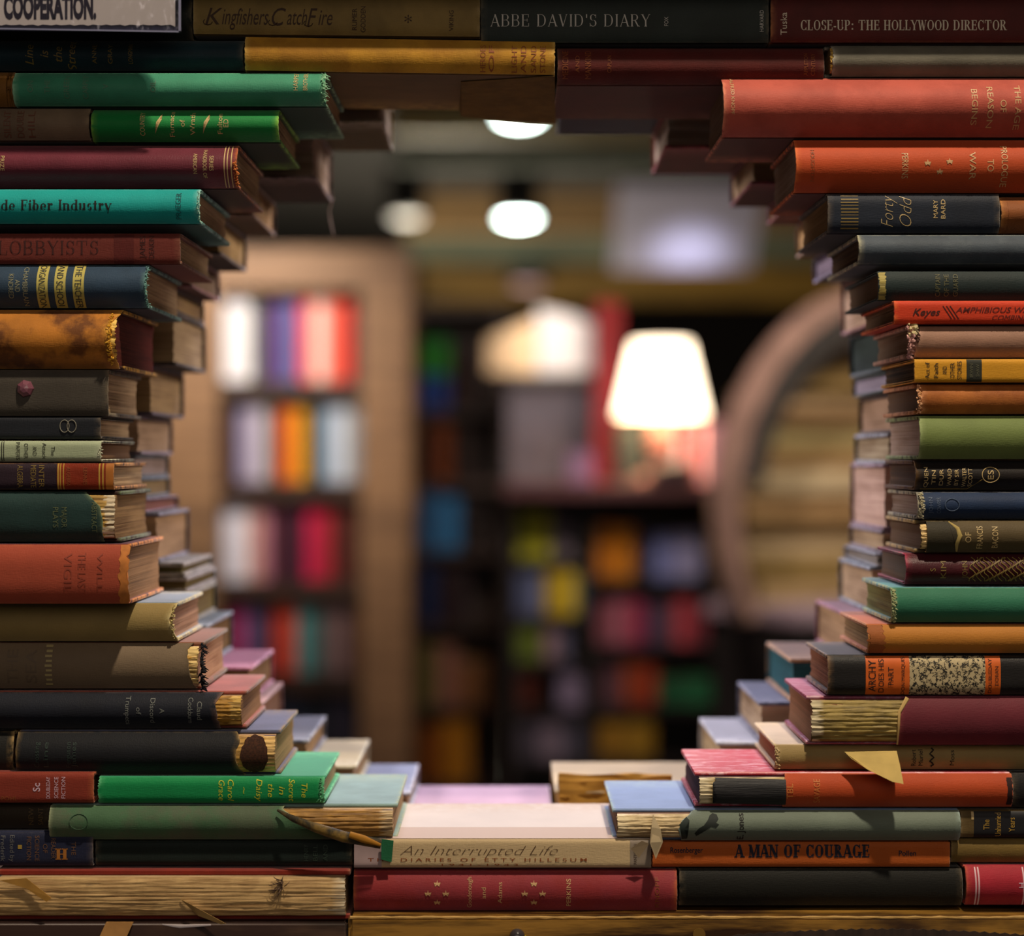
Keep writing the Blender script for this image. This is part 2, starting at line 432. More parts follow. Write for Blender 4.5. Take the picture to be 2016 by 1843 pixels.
# ------------------------------------------------------------------ lettering
GOLD = plain('B8923A', .35, .0, spec=.6); INK = plain('17120F', .7); SILVER = plain('B8B4AC', .4); PALEGOLD = plain('C8AE78', .4)
DIMGOLD = plain('806A34', .5); RUST = plain('8A4A22', .6); CREAMINK = plain('D8CCB4', .5); DKBROWN = plain('3A2412', .7); YEL = plain('C8C832', .45)
PINKW = plain('D8B8C8', .4); NAVYINK = plain('1A1A2C', .7)
def txt(BK, s, px, py, h, mat=GOLD, rot=0, w=None, style='sans', bold=0.0, shear=0.0, eps=.00016):
    TEXT.append((BK, s, px, py, h, mat, rot, w, style, bold, shear, eps))
def serif_glyph(ch, t, h, e):
    """returns (polys, width): letters drawn with thick stems, thin bars and slab serifs, cap height 1"""
    P = []
    def rect(x0, y0, x1, y1): P.append([(x0, y0), (x1, y0), (x1, y1), (x0, y1)])
    def V(x, y0=0, y1=1, a=1, b=1, wd=None):
        k = wd or t; rect(x, y0, x + k, y1)
        if a: rect(x - e, y0, x + k + e, y0 + h)
        if b: rect(x - e, y1 - h, x + k + e, y1)
    def H(x0, x1, y): rect(x0, y - h / 2, x1, y + h / 2)
    def Dg(x0, y0, x1, y1, k): P.append([(x0 - k/2, y0), (x0 + k/2, y0), (x1 + k/2, y1), (x1 - k/2, y1)])
    def sf(x, y, k): rect(x - k/2 - e, y - (h if y > .5 else 0), x + k/2 + e, y + (0 if y > .5 else h))
    def A(cx, cy, rx, ry, a0, a1):
        n = 22; o_, i_ = [], []
        for i in range(n + 1):
            a = R(a0 + (a1 - a0) * i / n); c, s = math.cos(a), math.sin(a)
            k = h + (t - h) * abs(c) ** 1.5
            o_.append((cx + rx * c, cy + ry * s)); i_.append((cx + (rx - k) * c, cy + (ry - h) * s))
        for i in range(n): P.append([o_[i], o_[i+1], i_[i+1], i_[i]])
    x = .66; w = .7
    if ch == 'A': Dg(.06, 0, .37, 1, h*1.2); Dg(.66, 0, .36, 1, t); H(.16, .58, .32); sf(.06, 0, h); sf(.66, 0, t); w = .74
    elif ch == 'B': V(.06, b=1); H(.1, .4, 1-h/2); H(.1, .4, .52); H(.1, .4, h/2); A(.34, .76, .26, .24, -90, 90); A(.34, .27, .31, .27, -90, 90); w = .7
    elif ch == 'C': A(.38, .5, .36, .5, 42, 318); rect(.6, .68, .6+h, 1); rect(.6, 0, .6+h, .3); w = .72
    elif ch == 'D': V(.06); H(.1, .34, 1-h/2); H(.1, .34, h/2); A(.32, .5, .4, .5, -90, 90); w = .78
    elif ch == 'E': V(.06); H(.06, .56, 1-h/2); H(.06, .46, .52); H(.06, .58, h/2); rect(.54, .74, .54+h, 1); rect(.56, 0, .56+h, .28); rect(.44, .4, .44+h, .64); w = .66
    elif ch == 'F': V(.06); H(.06, .56, 1-h/2); H(.06, .46, .5); rect(.54, .72, .54+h, 1); rect(.44, .38, .44+h, .62); w = .62
    elif ch == 'G': A(.38, .5, .36, .5, 42, 330); rect(.6, .7, .6+h, 1); V(.56, 0, .44, 0, 1, t*.9); w = .8
    elif ch == 'H': V(.06); V(.54); H(.1, .6, .5); w = .8
    elif ch == 'I': V(.08); w = .16 + t
    elif ch == 'L': V(.06); H(.06, .56, h/2); rect(.54, 0, .54+h, .3); w = .62
    elif ch == 'M': V(.05, wd=h*1.2); V(.7); Dg(.12, 1, .42, 0, t); Dg(.74, 1, .42, 0, h*1.2); w = .95
    elif ch == 'N': V(.06, wd=h*1.2, a=1, b=0); V(.62, wd=h*1.2, a=0); Dg(.1, 1, .64, 0, t*1.1); sf(.08, 1, t); w = .8
    elif ch == 'O': A(.4, .5, .38, .5, 0, 360); w = .8
    elif ch == 'P': V(.06); H(.1, .34, 1-h/2); H(.1, .34, .46); A(.32, .73, .3, .27, -90, 90); w = .66
    elif ch == 'R': V(.06); H(.1, .34, 1-h/2); H(.1, .34, .5); A(.32, .75, .28, .25, -90, 90); Dg(.62, 0, .36, .5, t); sf(.64, 0, t); w = .74
    elif ch == 'S': A(.3, .74, .25, .26, 30, 262); A(.3, .27, .27, .27, 82, -150); rect(.5, .7, .5+h, 1); rect(.04, 0, .04+h, .3); w = .6
    elif ch == 'T': V(.3, b=0); H(.02, .6+t, 1-h/2); rect(.02, .7, .02+h, 1); rect(.6+t-h, .7, .6+t, 1); w = .66 + t
    elif ch == 'U': V(.06, .3, 1, 0); V(.56, .3, 1, 0, 1, h*1.2); A(.06+t/2+.25, .3, .25+t/2, .3, 180, 360); w = .8
    elif ch == 'V': Dg(.1, 1, .36, 0, t); Dg(.64, 1, .36, 0, h*1.2); sf(.1, 1, t); sf(.64, 1, h); w = .74
    elif ch == 'W': Dg(.1, 1, .3, 0, t); Dg(.48, 1, .3, 0, h); Dg(.46, 1, .68, 0, t); Dg(.88, 1, .68, 0, h); sf(.1, 1, t); sf(.88, 1, h); w = .98
    elif ch == 'Y': Dg(.08, 1, .36, .45, t); Dg(.66, 1, .38, .45, h*1.2); V(.36 - t/2, 0, .5, 1, 0); sf(.08, 1, t); sf(.66, 1, h); w = .72
    elif ch == 'a': V(.34, .0, x-.12, 1, 0); A(.24, x-.16, .2+t*.4, .16, 10, 170); A(.24, .2, .2, .2, 0, 360); w = .58
    elif ch == 'b': V(.06, 0, 1, 0, 0); rect(-.02, 1-h, .06, 1); A(.28, x/2, .28, x/2, 0, 360); w = .62
    elif ch == 'd': A(.3, x/2, .28, x/2, 0, 360); V(.42, 0, 1, 1, 0); rect(.34, 1-h, .42, 1); w = .66
    elif ch == 'e': A(.28, x/2, .27, x/2, 0, 312); H(.05, .52, x*.52); w = .58
    elif ch == 'i': V(.07, 0, x, 1, 0); rect(0, x-h, .08, x); A(.07+t/2, .88, t*.55, t*.6, 0, 360); w = .14 + t
    elif ch == 'n': V(.06, 0, x, 1, 0); V(.42, 0, x-.14, 1, 0); A(.06+(.36+t)/2, x-.2, (.36+t)/2, .2, 0, 180); rect(-.01, x-h, .08, x); w = .66
    elif ch == 'r': V(.06, 0, x, 1, 0); rect(-.01, x-h, .08, x); A(.36, x-.2, .2, .2, 60, 180); A(.42, x-.1, .07, .08, 0, 360); w = .5
    elif ch == 's': A(.24, x*.74, .19, x*.26, 30, 262); A(.24, x*.27, .21, x*.27, 82, -150); w = .48
    elif ch == 't': V(.12, .08, .88, 0, 0); H(0, .38, x-h/2); A(.12+.16, .14, .16, .14, 180, 320); w = .42
    elif ch == 'u': V(.06, .2, x, 0, 0); V(.42, 0, x, 0, 0); A(.06+(.36+t)/2-t*.3, .2, (.36+t)/2-t*.2, .2, 180, 360); rect(0, x-h, .08, x); rect(.36, x-h, .44, x); w = .66
    elif ch == 'y': Dg(.1, x, .32, .02, t); Dg(.54, x, .24, -.28, h*1.2); sf(.1, x, t*.6); sf(.54, x, h); w = .62
    elif ch == '-': H(.03, .3, .33); P[-1] = [(.03, .28), (.3, .28), (.3, .4), (.03, .4)]; w = .34
    elif ch == ':': rect(.08, .04, .08+t, .04+t); rect(.08, .5, .08+t, .5+t); w = .2 + t
    elif ch == '.': rect(.06, 0, .06+t*1.2, t*1.2); w = .16 + t
    elif ch == "'": rect(.06, .7, .06+t*.8, 1); w = .1 + t
    else: w = .34
    return P, w
def serif_mesh(s, t=.17, h=.06, e=.07, gap=.08):
    V, F, x = [], [], 0
    for ch in s:
        P, w_ = serif_glyph(ch, t, h, e)
        for q in P:
            b0 = len(V); V += [(x + a, b, 0) for a, b in q]; F.append(tuple(range(b0, b0 + len(q))))
        x += w_ + gap
    return V, F
def flush_text():
    tmp = []
    for spec in TEXT:
        BK, s, px, py, h, mat, rot, w_, style, bold, shear, eps = spec
        if style.startswith('serif'):
            a = {'serif': (.17, .06, .07, .08), 'serifbold': (.25, .09, .09, .08), 'serifthin': (.11, .035, .05, .12)}[style]
            tmp.append(serif_mesh(s, *a)); continue
        cu = bpy.data.curves.new('t', 'FONT'); cu.body = s; cu.offset = bold; cu.shear = shear; cu.resolution_u = 3; cu.size = 1.4
        o = bpy.data.objects.new('t', cu); COL.objects.link(o); tmp.append(o)
    bpy.context.view_layer.update(); dg = bpy.context.evaluated_depsgraph_get()
    per = {}
    for spec, t in zip(TEXT, tmp):
        BK, s, px, py, h, mat, rot, w_, style, bold, shear, eps = spec
        bm = bmesh.new()
        if isinstance(t, tuple):
            vs = [bm.verts.new(v) for v in t[0]]
            for f in t[1]:
                try: bm.faces.new([vs[i] for i in f])
                except ValueError: pass
        else:
            me = t.evaluated_get(dg).to_mesh(); bm.from_mesh(me); t.evaluated_get(dg).to_mesh_clear()
        if not bm.verts: bm.free(); continue
        xs = [v.co.x for v in bm.verts]; x0, x1 = min(xs), max(xs)
        sy = h * S; sx = (w_ * S / max(1e-6, x1 - x0)) if w_ else sy
        for v in bm.verts:
            a, b = (v.co.x - (x0 + x1) / 2) * sx, (v.co.y - .5) * sy
            if rot == 90: a, b = -b, a
            elif rot == -90: a, b = b, -a
            v.co = (a, 0, b)
        if getattr(BK, 'flat', None) is None:
            cx, cz = wx(px) - BK.X0 - BK.hx, wz(py) - BK.Z0
            for v in bm.verts: v.co.x += cx; v.co.z += cz
            for k in range(1, 16):
                bmesh.ops.bisect_plane(bm, geom=bm.verts[:] + bm.edges[:] + bm.faces[:], plane_co=(0, 0, BK.T * k / 16), plane_no=(0, 0, 1))
            dead = [v for v in bm.verts if v.co.z > BK.T - .0005 or v.co.z < .0005]
            bmesh.ops.delete(bm, geom=dead, context='VERTS')
            for v in bm.verts: v.co.y = spine_y(v.co.z / BK.T, BK.T, BK.b, BK.p) - eps - .00012
        else:
            for v in bm.verts: v.co = (wx(px, BK.flat) - BK.X0 + v.co.x, BK.fy, wz(py, BK.flat) - BK.Z0 + v.co.z)
        per.setdefault(len(per), []).append((BK, mat, bm))
    for lst in per.values():
        V, F = [], []
        for BK, mat, bm in lst:
            bm.verts.index_update(); b0 = len(V); V += [tuple(v.co) for v in bm.verts]
            F += [tuple(b0 + v.index for v in f.verts) for f in bm.faces]; bm.free()
        if F: mk('lettering', V, F, lst[0][1], getattr(lst[0][0], 'sp', lst[0][0].e), smooth=0)
    for t in tmp:
        if not isinstance(t, tuple):
            cu = t.data; bpy.data.objects.remove(t); bpy.data.curves.remove(cu)

# ------------------------------------------------------------------ the setting
def struct(name, parts, mat): return tag(mk(name, *join(parts), mat, smooth=0), None, None, kind='structure')
DK = 16.5
struct('floor', [box(-5, 6, -3, DK, -.06, 0)], wood('3A2A1E', '1E140E', (1, 12, 12), .45))
struct('ceiling', [box(-5, 6, .4, DK, 2.62, 2.7), box(-5, 6, -3, .4, 3.6, 3.68), box(-5, 6, .36, .4, 2.7, 3.6)], plain('151210', .9, mott=.3, scale=3))
struct('wall_back', [box(-5, 6, DK, DK + .1, 0, 2.62)], plain('241E1C', .9))
struct('wall_left', [box(-5.1, -5, -3, DK, 0, 2.62)], plain('2E2622', .9))
struct('wall_right', [box(6, 6.1, -3, DK, 0, 2.62)], plain('2E2622', .9))
# ceiling boards and beams that cross the room
def beam(n, y0, y1, z0, x0, mat): struct('trim_%d' % n, [box(x0, 5.9, y0, y1, z0, 2.62)], mat)
OLIVE = wood('8A7436', '4A3C18', (1, 8, 8)); SAGEB = plain('5C6456', .8, mott=.3, scale=2); TANB = wood('8A6E4A', '4A3824', (1, 8, 8)); GOLDB = wood('A07A2C', '5A4214', (1, 8, 8))
beam(1, 6.5, 6.62, 2.50, -.47, OLIVE); beam(2, 6.95, 7.1, 2.45, -.48, SAGEB)
beam(3, 9.13, 9.3, 2.42, -.55, TANB); beam(4, 10.0, 10.15, 2.36, -.60, SAGEB)
beam(5, 11.95, 12.1, 2.28, -.60, GOLDB)
# the bench that carries the books, its front edge and the added ledge above
ZP = wz(1795)
struct('wall_front', [box(-.85, .85, .02, .34, 0, ZP - .055)], plain('241A12', .9))
struct('trim_6', [box(-.85, .85, -.019, .33, wz(-18), wz(-120))], wood('3A2A1C', '20150C'))  # unseen ledge, added to shade the top row of books
plank = mk('wooden_plank', *box(wx(688), .86, -.012, .335, ZP - .052, ZP), wood('A67A34', '3A2410', (6, 70, 70), .3, '2A1A18'))
bev(plank, .003, 3); tag(plank, 'golden brown varnished wooden plank under the red and black books at bottom right', 'plank')
bm = bmesh.new(); bm.from_mesh(plank.data); bm.to_mesh(plank.data); bm.free()
rw = random.Random(9)
we = mk('edge_highlight', *tube([(wx(692 + i * 16), -.0103 + rw.uniform(-.0002, .0002), ZP - .0016 + rw.uniform(-.0002, .0002)) for i in range(84)], [.0010 * rw.uniform(.6, 1.2) for i in range(84)], 6), plain('D0A864', .4, mott=.3, scale=80), plank); we['label'] = 'pale painted highlight along the front edge'  # pale tube paints the bright highlight along the plank's front edge
V, F = [], []
pts = [(1415, 1843)] + [(1440 + i * 10, 1834 - 12 * math.sin(i / 58 * math.pi) - (3 if i % 2 else 0)) for i in range(58)] + [(2030, 1843), (2030, 1900), (1415, 1900)]
for th in (0, .001):
    V += [(wx(a), -.0128 + th, wz(b)) for a, b in pts]
n = len(pts); F = [tuple(range(n)), tuple(range(n, 2 * n))[::-1]] + [(i, (i + 1) % n, n + (i + 1) % n, n + i) for i in range(n)]
o = mk('saw_scar', V, F, wood('3A2A20', '1C120C', (90, 60, 20), .6), plank, smooth=0); o['label'] = 'dark ridged scar with a scalloped edge'
o.name = 'scar'
nail = mk('knot', *lathe([(0, 0), (.0035, .0004), (.0042, .001), (.0042, .0016)], 20), plain('7A5A20', .5), plank)
nail.data.transform(Matrix.Rotation(R(90), 4, 'X')); nail.location = (wx(1373), -.0117, wz(1831))
plank2 = mk('wooden_plank', *box(-.86, wx(686), -.008, .335, ZP - .056, wz(1811)), wood('5A4232', '2A1C14', (5, 50, 50), .5, '3A2620'))
bev(plank2, .002, 3); tag(plank2, 'dull brown worn wooden plank under the torn book at bottom left', 'plank')
sc = mk('paper_scrap', *join([box(wx(215), wx(268), -.0105, -.0085, wz(1862), wz(1809))]), plain('A87A42', .6, mott=.3)); 
for v in sc.data.vertices:
    if v.co.z < wz(1840): v.co.x -= .008; v.co.y -= .004
tag(sc, 'crumpled tan paper scrap hanging on the plank at the bottom left', 'scrap')
sl = mk('metal_strip', *tube([(wx(325), -.011, wz(1813)), (wx(360), -.013, wz(1815.5)), (wx(420), -.011, wz(1814))], [.0004, .0013, .0006], 8, .6), plain('B8AEB0', .35))
tag(sl, 'thin silvery strip lying along the left plank edge under the torn book', 'strip')
kn = mk('round_knob', *lathe([(0, .010), (.003, .0098), (.0048, .008), (.0052, .005), (.0042, .002), (.003, 0), (0, 0)], 24), plain('3A3436', .25, spec=.7))
kn.data.transform(Matrix.Rotation(R(90), 4, 'X')); kn.location = (wx(1018), -.0115, wz(1832)); tag(kn, 'small dark shiny round knob on the plank front at the bottom centre', 'knob')
ta = mk('paper_tab', *join([([(wx(1030), -.0135, wz(1830)), (wx(1052), -.0135, wz(1850)), (wx(1028), -.0135, wz(1850)), (wx(1030), -.0123, wz(1830)), (wx(1052), -.0123, wz(1850)), (wx(1028), -.0123, wz(1850))], [(0, 1, 2), (5, 4, 3), (0, 3, 4, 1), (1, 4, 5, 2), (2, 5, 3, 0)])]), plain('D8C81E', .6), smooth=0)
tag(ta, 'tiny bright yellow paper corner beside the dark knob', 'tab')
# ------------------------------------------------------------------ front books, left side, top to bottom
FR = 'front books around the opening'
def fb(*a, **k):
    k.setdefault('group', FR); k.setdefault('name', 'book'); return book(*a, **k)
OUT = -470
b = fb('sg', OUT + 200, 376, -18, 74, '1A211E', 'black green book behind the sign at the top left corner', o=3)
k = fb('king', 378, 945, -18, 68, '8C7440', 'dusty olive tan book with black calligraphy title in top row', o=2, wear='A89060', b=2.5, p=4, tilt=.55)

for s, x, w_, h in (('K', 420, 34, 34), ('ingfishers', 482, 92, 33), ('C', 548, 28, 36), ('atch', 584, 40, 32), ('F', 614, 20, 36), ('ire', 640, 28, 32)): txt(k, s, x, 32, h, DKBROWN, 0, w_, shear=.3, bold=0)
for x, y in ((408, 44), (536, 44), (606, 45)): mk('swash', *tube([on_spine(k, x + 9 * math.cos(t * .8), y + 6 * math.sin(t * .8), .0002) for t in range(6)], .0003, 5), DKBROWN, k.sp)
txt(k, 'RUMER', 697, 36, 10, DKBROWN, 90, 42); txt(k, 'GODDEN', 714, 36, 10, DKBROWN, 90, 50); txt(k, '*', 803, 40, 26, DKBROWN); txt(k, 'VIKING', 888, 37, 9, DKBROWN, 90, 40)
k = fb('abbe', 946, 1515, -18, 83, '2A332F', "dark grey green book with large silver capitals title, top row centre", o=2, b=2, p=5)
txt(k, "ABBE DAVID'S DIARY", 1123, 39, 24, SILVER, 0, 315, 'serifthin'); txt(k, 'FOX', 1312, 41, 8, SILVER, 90, 18); txt(k, 'HARVARD', 1500, 40, 8, SILVER, 90, 42)
k = fb('close', 1517, 2120, -18, 83, '5E1F1B', 'maroon book with cream title capitals at the top right corner', o=1, b=2, p=5, wear='B87848')
txt(k, 'CLOSE-UP: THE HOLLYWOOD DIRECTOR', 1780, 49, 20, CREAMINK, 0, 406, 'serif'); txt(k, 'Tuska', 1543, 46, 13, CREAMINK, 90, 44)
k = fb('navyline', OUT + 340, 478, 74, 135, '16303A', 'dark navy book with tiny gold script, directly under the hanging sign', o=2, b=8)
for s, x in (('Line', 55), ('is', 85), ('the', 112), ('Street', 138)): txt(k, s, x, 105, 17, DIMGOLD, 90, None, shear=.25)
for s, x in (('ANNE', 184), ('GRAY', 215), ('LONGMAN', 255)): txt(k, s, x, 104, 9, DIMGOLD, 90, 38)
k = fb('gold', 480, 1093, 74, 142, 'C8922C', 'golden yellow worn book at the top centre of the opening', o=-1, b=5, wear='E0B860', stain='8A5A1C', samt=.5, W=150, fray=1.2, tilt=.85, board='7A5E34')
for s, x in (('HEROES', 950), ('OF', 967), ('LIGHT', 1012), ('AND', 1030), ('SAND', 1050), ('STONE', 1068)): txt(k, s, x, 112, 11, RUST, 90, 52)
def lo(px, py, d): return (wx(px) * (D + d) / D - k.X0 - k.hx, d, wz(py) * 1.0 - k.Z0 - .0004)
V = []
for th in (0, -.0005):
    for px, d, drop in ((908, .03, .0), (1092, .004, .0), (1094, .08, .002), (1094, .149, .0085), (1040, .153, .0075), (985, .153, .005), (908, .151, .004), (904, .146, .0)): V.append((lo(px, 142, d)[0], d, -drop + th - .0003))
n = 8; F = [tuple(range(n)), tuple(range(n, 2*n))[::-1]] + [(i, (i+1) % n, n + (i+1) % n, n + i) for i in range(n)]
mk('loose_paper', V, F, plain('7A5E2C', .8, mott=.3, scale=90), k.e, smooth=0)
k = fb('medic', 1097, 1625, 88, 162, '5A1C18', 'dark maroon book with faint gold title beside the golden book', o=3, b=8, board='5A2A24')
for s, x, h in (('MEDICINE', 1113, 12), ('AND', 1137, 8), ('MANKIND', 1158, 12), ('CAPLAN', 1200, 8)): txt(k, s, x, 124, h, RUST, 90, 56 if h > 9 else 34)
for s, x in (('APPLETON', 1588), ('CENTURY', 1602)): txt(k, s, x, 124, 8, RUST, 90, 44)
k = fb('greyr', 1628, 2140, 84, 148, '6E6A5C', 'grey cloth book with yellow torn left end above the salmon book', o=1, b=7, sl=1640, wear='B8B4A4', expo=binding('B8902C', '6A4A14', 'D0A840'))
k = fb('ochre', -60, 24, 136, 207, '8A5C22', 'brown ochre book end at the left edge beside the teal book', o=3)
k = fb('teal', 26, 642, 140.5, 208, '3E9070', 'teal green cloth book with frayed right end, left of golden book', o=-4, b=9, wear='A8D8B0', board='20483A', W=150, mott=.2)
for s, x in (('ON', 62), ('THE', 95), ('GREEN', 133), ('CARPET', 170), ('V', 210), ('OIL', 303)): txt(k, s, x, 172, 11, plain('5A8068', .6), 90, 46 if len(s) > 3 else None)
for s, x in (('HARPER', 583), ('BROTHERS', 602)): txt(k, s, x, 160, 9, PALEGOLD, 90, 40)
frayed(k, 636, 142, 206, plain('8FC8A0', .8), 40, 14, 1.0, .6)
k = fb('beige', OUT + 120, 174, 209, 274, '7A6652', 'beige brown cloth book left of the bright green book', o=2, b=6)
for s, x in (('SILENT', 12), ('DOUBLE', 38), ('HILL', 60)): txt(k, s, x, 242, 14, plain('6A4030', .7), 90, 52)
k = fb('wrath', 177, 548, 210, 276, '14803C', 'bright green book with gold lightning marks on its spine', o=1, b=10, wear='90C848', board='12301C', W=140, mott=.15)
for s, x, w_ in (('COUNTRY', 279, 46), ('Furnace', 337, 50), ('of', 358, 14), ('Wrath', 378, 44), ('Fulton', 432, 40), ('ED', 444, 16)): txt(k, s, x, 242, 10, PALEGOLD, 90, w_)
for x in (310, 404): poly_patch(k, [(x - 6, 262), (x + 2, 238), (x - 3, 240), (x + 8, 222), (x + 3, 236), (x + 8, 234)], PALEGOLD, 'lightning_motif')
k = fb('plum', OUT + 300, 467, 281, 368, '6A2A38', 'plum leather book with gold rules and orange torn spine end', o=-2, b=13, wear='C06A3A', board='2A1418', W=150, rough=.42, mott=.2)
for s, x, w_ in (('PRIZE', 6, 30), ('AMERICAN', 385, 40), ('HANDBOOK OF', 404, 56), ('SERIES', 417, 30)): txt(k, s, x, 322, 8, PALEGOLD, -90, w_)
for x in (441, 447, 455): patch(k, x, x + 2, 284, 366, PALEGOLD, 'gilt_rule')
frayed(k, 464, 318, 364, plain('D07838', .8), 40, 8, 1.6, .8)
k = fb('turq', OUT + 230, 396, 372, 442, '10A09C', 'bright turquoise book with black title on the left side', o=-7, b=7, wear='A0D8D0', board='1A5A54', mott=.12, W=150, fray=1.2)
txt(k, 'an-Made Fiber Industry', 78, 406, 21, INK, 0, 292, 'serif'); txt(k, 'PRAEGER', 354, 407, 11, plain('0A5458', .6), 90, 52)
frayed(k, 393, 376, 440, plain('B0D8C0', .8), 26, 6, 1.2, .8)
k = fb('lobby', OUT + 190, 355, 458, 520, '6A2A22', 'brick red book with large dark capitals under the turquoise book', o=1, b=2, p=5, board='6A201C', mott=.15, W=150)
txt(k, 'LOBBYISTS', 95, 487, 27, plain('3A1210', .7), 0, 196, 'serifthin'); patch(k, 224, 263, 461, 518, cloth('5A1C18'), 'spine_label')
for s, x in (('JAMES', 280), ('DEAKIN', 298)): txt(k, s, x, 486, 11, plain('3A1210', .7), 90, 44)
k = fb('teach', OUT + 120, 292, 520, 607, '2C4258', 'blue cloth book with three yellow title bands on left stack', o=-5, b=10, wear='78A8A0', board='1C2630', W=146, fray=1.4)
YB = plain('B8AC5A', .7); NV = plain('1E2A38', .7)
for x, s in ((157, 'THE TEACHER'), (121, 'AND SCHOOL'), (86, 'ORGANIZATION')): patch(k, x - 11, x + 11, 521, 606, YB, 'title_band'); txt(k, s, x, 564, 13, NV, -90, 84, eps=.0004)
for s, x, w_ in (('CHAMBERLAIN', 53, 76), ('AND', 38, 24), ('KINDRED', 25, 48)): txt(k, s, x, 564, 10, plain('8A8A70', .6), -90, w_)
frayed(k, 289, 524, 605, plain('7AB0A4', .8), 40, 7, 1.1, .8)
k = fb('amber', OUT + 90, 240, 608, 727, 'C07A2A', 'thick amber book with dark stains and a gold frayed end', o=-9, b=15, stain='4A2414', samt=.8, wear='E8B040', board='3A1A14', pg='6A2C24', pgd='3A1410', W=150, sr=[(0, 240), (.1, 236), (.3, 214), (.6, 222), (.9, 232), (1, 232)], expo=binding('D09A2C', '7A5010', 'F0C860'))
frayed(k, 222, 616, 718, plain('E0A830', .7), 60, 8, 1.6, .9, side=-1)
k = fb('char', OUT + 60, 213, 727, 820, '4A443C', 'charcoal cloth book under the stained amber book', o=0, b=3, p=4, W=125, mott=.2)
gem = mk('jewel_ornament', *lathe([(0, .004), (.003, .0034), (.0055, .0015), (.006, 0)], 7), plain('7A4A58', .2, spec=.8), k.e, smooth=0); gem.data.transform(Matrix.Rotation(R(90), 4, 'X')); gem.location = on_spine(k, 50, 765, 0)
k = fb('navyg', OUT + 40, 197, 820, 865, '1C2028', 'thin blue black book with a round monogram on its spine', o=2, b=1.5, p=6, W=122, tb=2)
for dx in (-7, 7):
    ring = [on_spine(k, 133 + dx + 9 * math.cos(a * .3), 839 + 12 * math.sin(a * .3), .0004) for a in range(22)]
    mk('monogram', *tube(ring, .0003, 5), plain('8A8678', .5), k.sp)
k = fb('attack', OUT + 30, 200, 867, 910, 'A8B494', 'pale green book with small black title near the middle left', o=-2, b=2.5, p=5, wear='D8DCC0', mott=.1, board='4A3020', pg='7A5A3E', W=125)
for s, x, w_ in (('The', 106, 18), ('Attack', 89, 32), ('AND', 70, 18), ('OTHER', 53, 30), ('PAPERS', 37, 34)): txt(k, s, x, 888, 8, INK, -90, w_)
for x in (4, 8): patch(k, x, x + 1.5, 869, 908, INK, 'rule')
frayed(k, 198, 880, 902, plain('C8CCB0', .8), 16, 6, 1.2, .6)
k = fb('algebra', OUT + 50, 226, 911, 965, '2A1A26', 'dark plum book with a red and gold title end on its right', o=-3, b=2.5, p=4, board='4A1A24', wear='D89850', W=125)
patch(k, 114, 222, 911.5, 964, cloth('8A2E14', 'D89850', .4), 'spine_label', lab='glossy red leather label')
for x, w_ in ((115, 3), (120, 2), (126, 2), (196, 3), (203, 3)): patch(k, x, x + w_, 912, 964, GOLD, 'gilt_rule', .00016)
patch(k, 210, 225, 911.5, 964, plain('B8702A', .5, mott=.3), 'worn_end', .0002)
for s, x in (('INTER', 84), ('MEDIATE', 68), ('ALGEBRA', 42)): txt(k, s, x, 938, 11, DIMGOLD, -90, 44)
txt(k, 'ALGEBRA', 137, 938, 8, RUST, -90, 38, eps=.0004); txt(k, 'LENNES', 170, 938, 8, RUST, -90, 34, eps=.0004)
k = fb('abst', OUT + 60, 236, 967, 1068, '1E3A38', 'dark green book with torn yellow spine end, left stack', o=-5, b=6, p=3.2, board='3A2420', wear='6A7A5A', pg='9A7A50', pgd='5A3E22', W=126, sr=[(0, 168), (.3, 200), (.6, 204), (1, 204)], expo=binding('C8A050', '6A4A1C', 'E0D0B0'))
for s, x in (('ABSTRACT', 189, ), ('MAJOR', 130), ('PLAYS', 113)): txt(k, s, x, 1018, 11, plain('5A6444', .6), -90, 60 if x > 150 else 40)
k = fb('puritan', OUT + 90, 260, 1070, 1188, 'A84A34', 'thick orange red faded cloth book on the left stack', o=-14, b=6, p=3, board='5A2230', wear='E09048', pg='A07A56', W=140, mott=.12, sag=1.5, fray=1.2)
for s, x, h in (('WILL', 205, 14), ('THE LAST', 170, 20), ('VIGIL', 143, 20)): txt(k, s, x, 1125, h*.8, plain('90402E', .6), -90, 76)
patch(k, 243, 259, 1071, 1187, plain('D0803A', .7, mott=.35, scale=120), 'worn_end', jag=4)
k = fb('tan', OUT + 120, 342, 1190, 1268, '9A8450', 'tan cloth book with torn right end under orange red book', o=12, b=6, wear='D8C890', board='8A98A8', mott=.14, pg='B08A70', sr=[(0, 342), (.15, 338), (.4, 326), (.7, 336), (1, 342)], W=120, expo=binding('C8AE60', '7A5E24', 'E8D8A0'))
frayed(k, 334, 1195, 1262, plain('C8B878', .8), 30, 6, 1.4, .8)
k = fb('greyvic', OUT + 150, 392, 1270, 1363, '7A6852', 'grey brown cloth book with black fringe at its torn end', o=12, b=7, wear='6A5A44', board='8A5A44', mott=.12, pg='C09A78', pgd='7A4E34', sr=[(0, 372), (.15, 362), (.5, 366), (.9, 372), (1, 380)], W=128, sag=1.0, expo=binding('D0A040', '7A5010', 'E8C880'))
for s, x in (('THE', 15), ('SEA', 52),): txt(k, s, x, 1316, 22, plain('6A5A48', .6), 90, 66)
for i in range(9): patch(k, 82 if i % 2 else 80, 94, 1274 + i * 9.5, 1274 + i * 9.5 + 4.5, plain('A89868', .6), 'key_pattern')
frayed(k, 392, 1272, 1362, plain('14161C', .9), 90, 13, 2.2, .9)
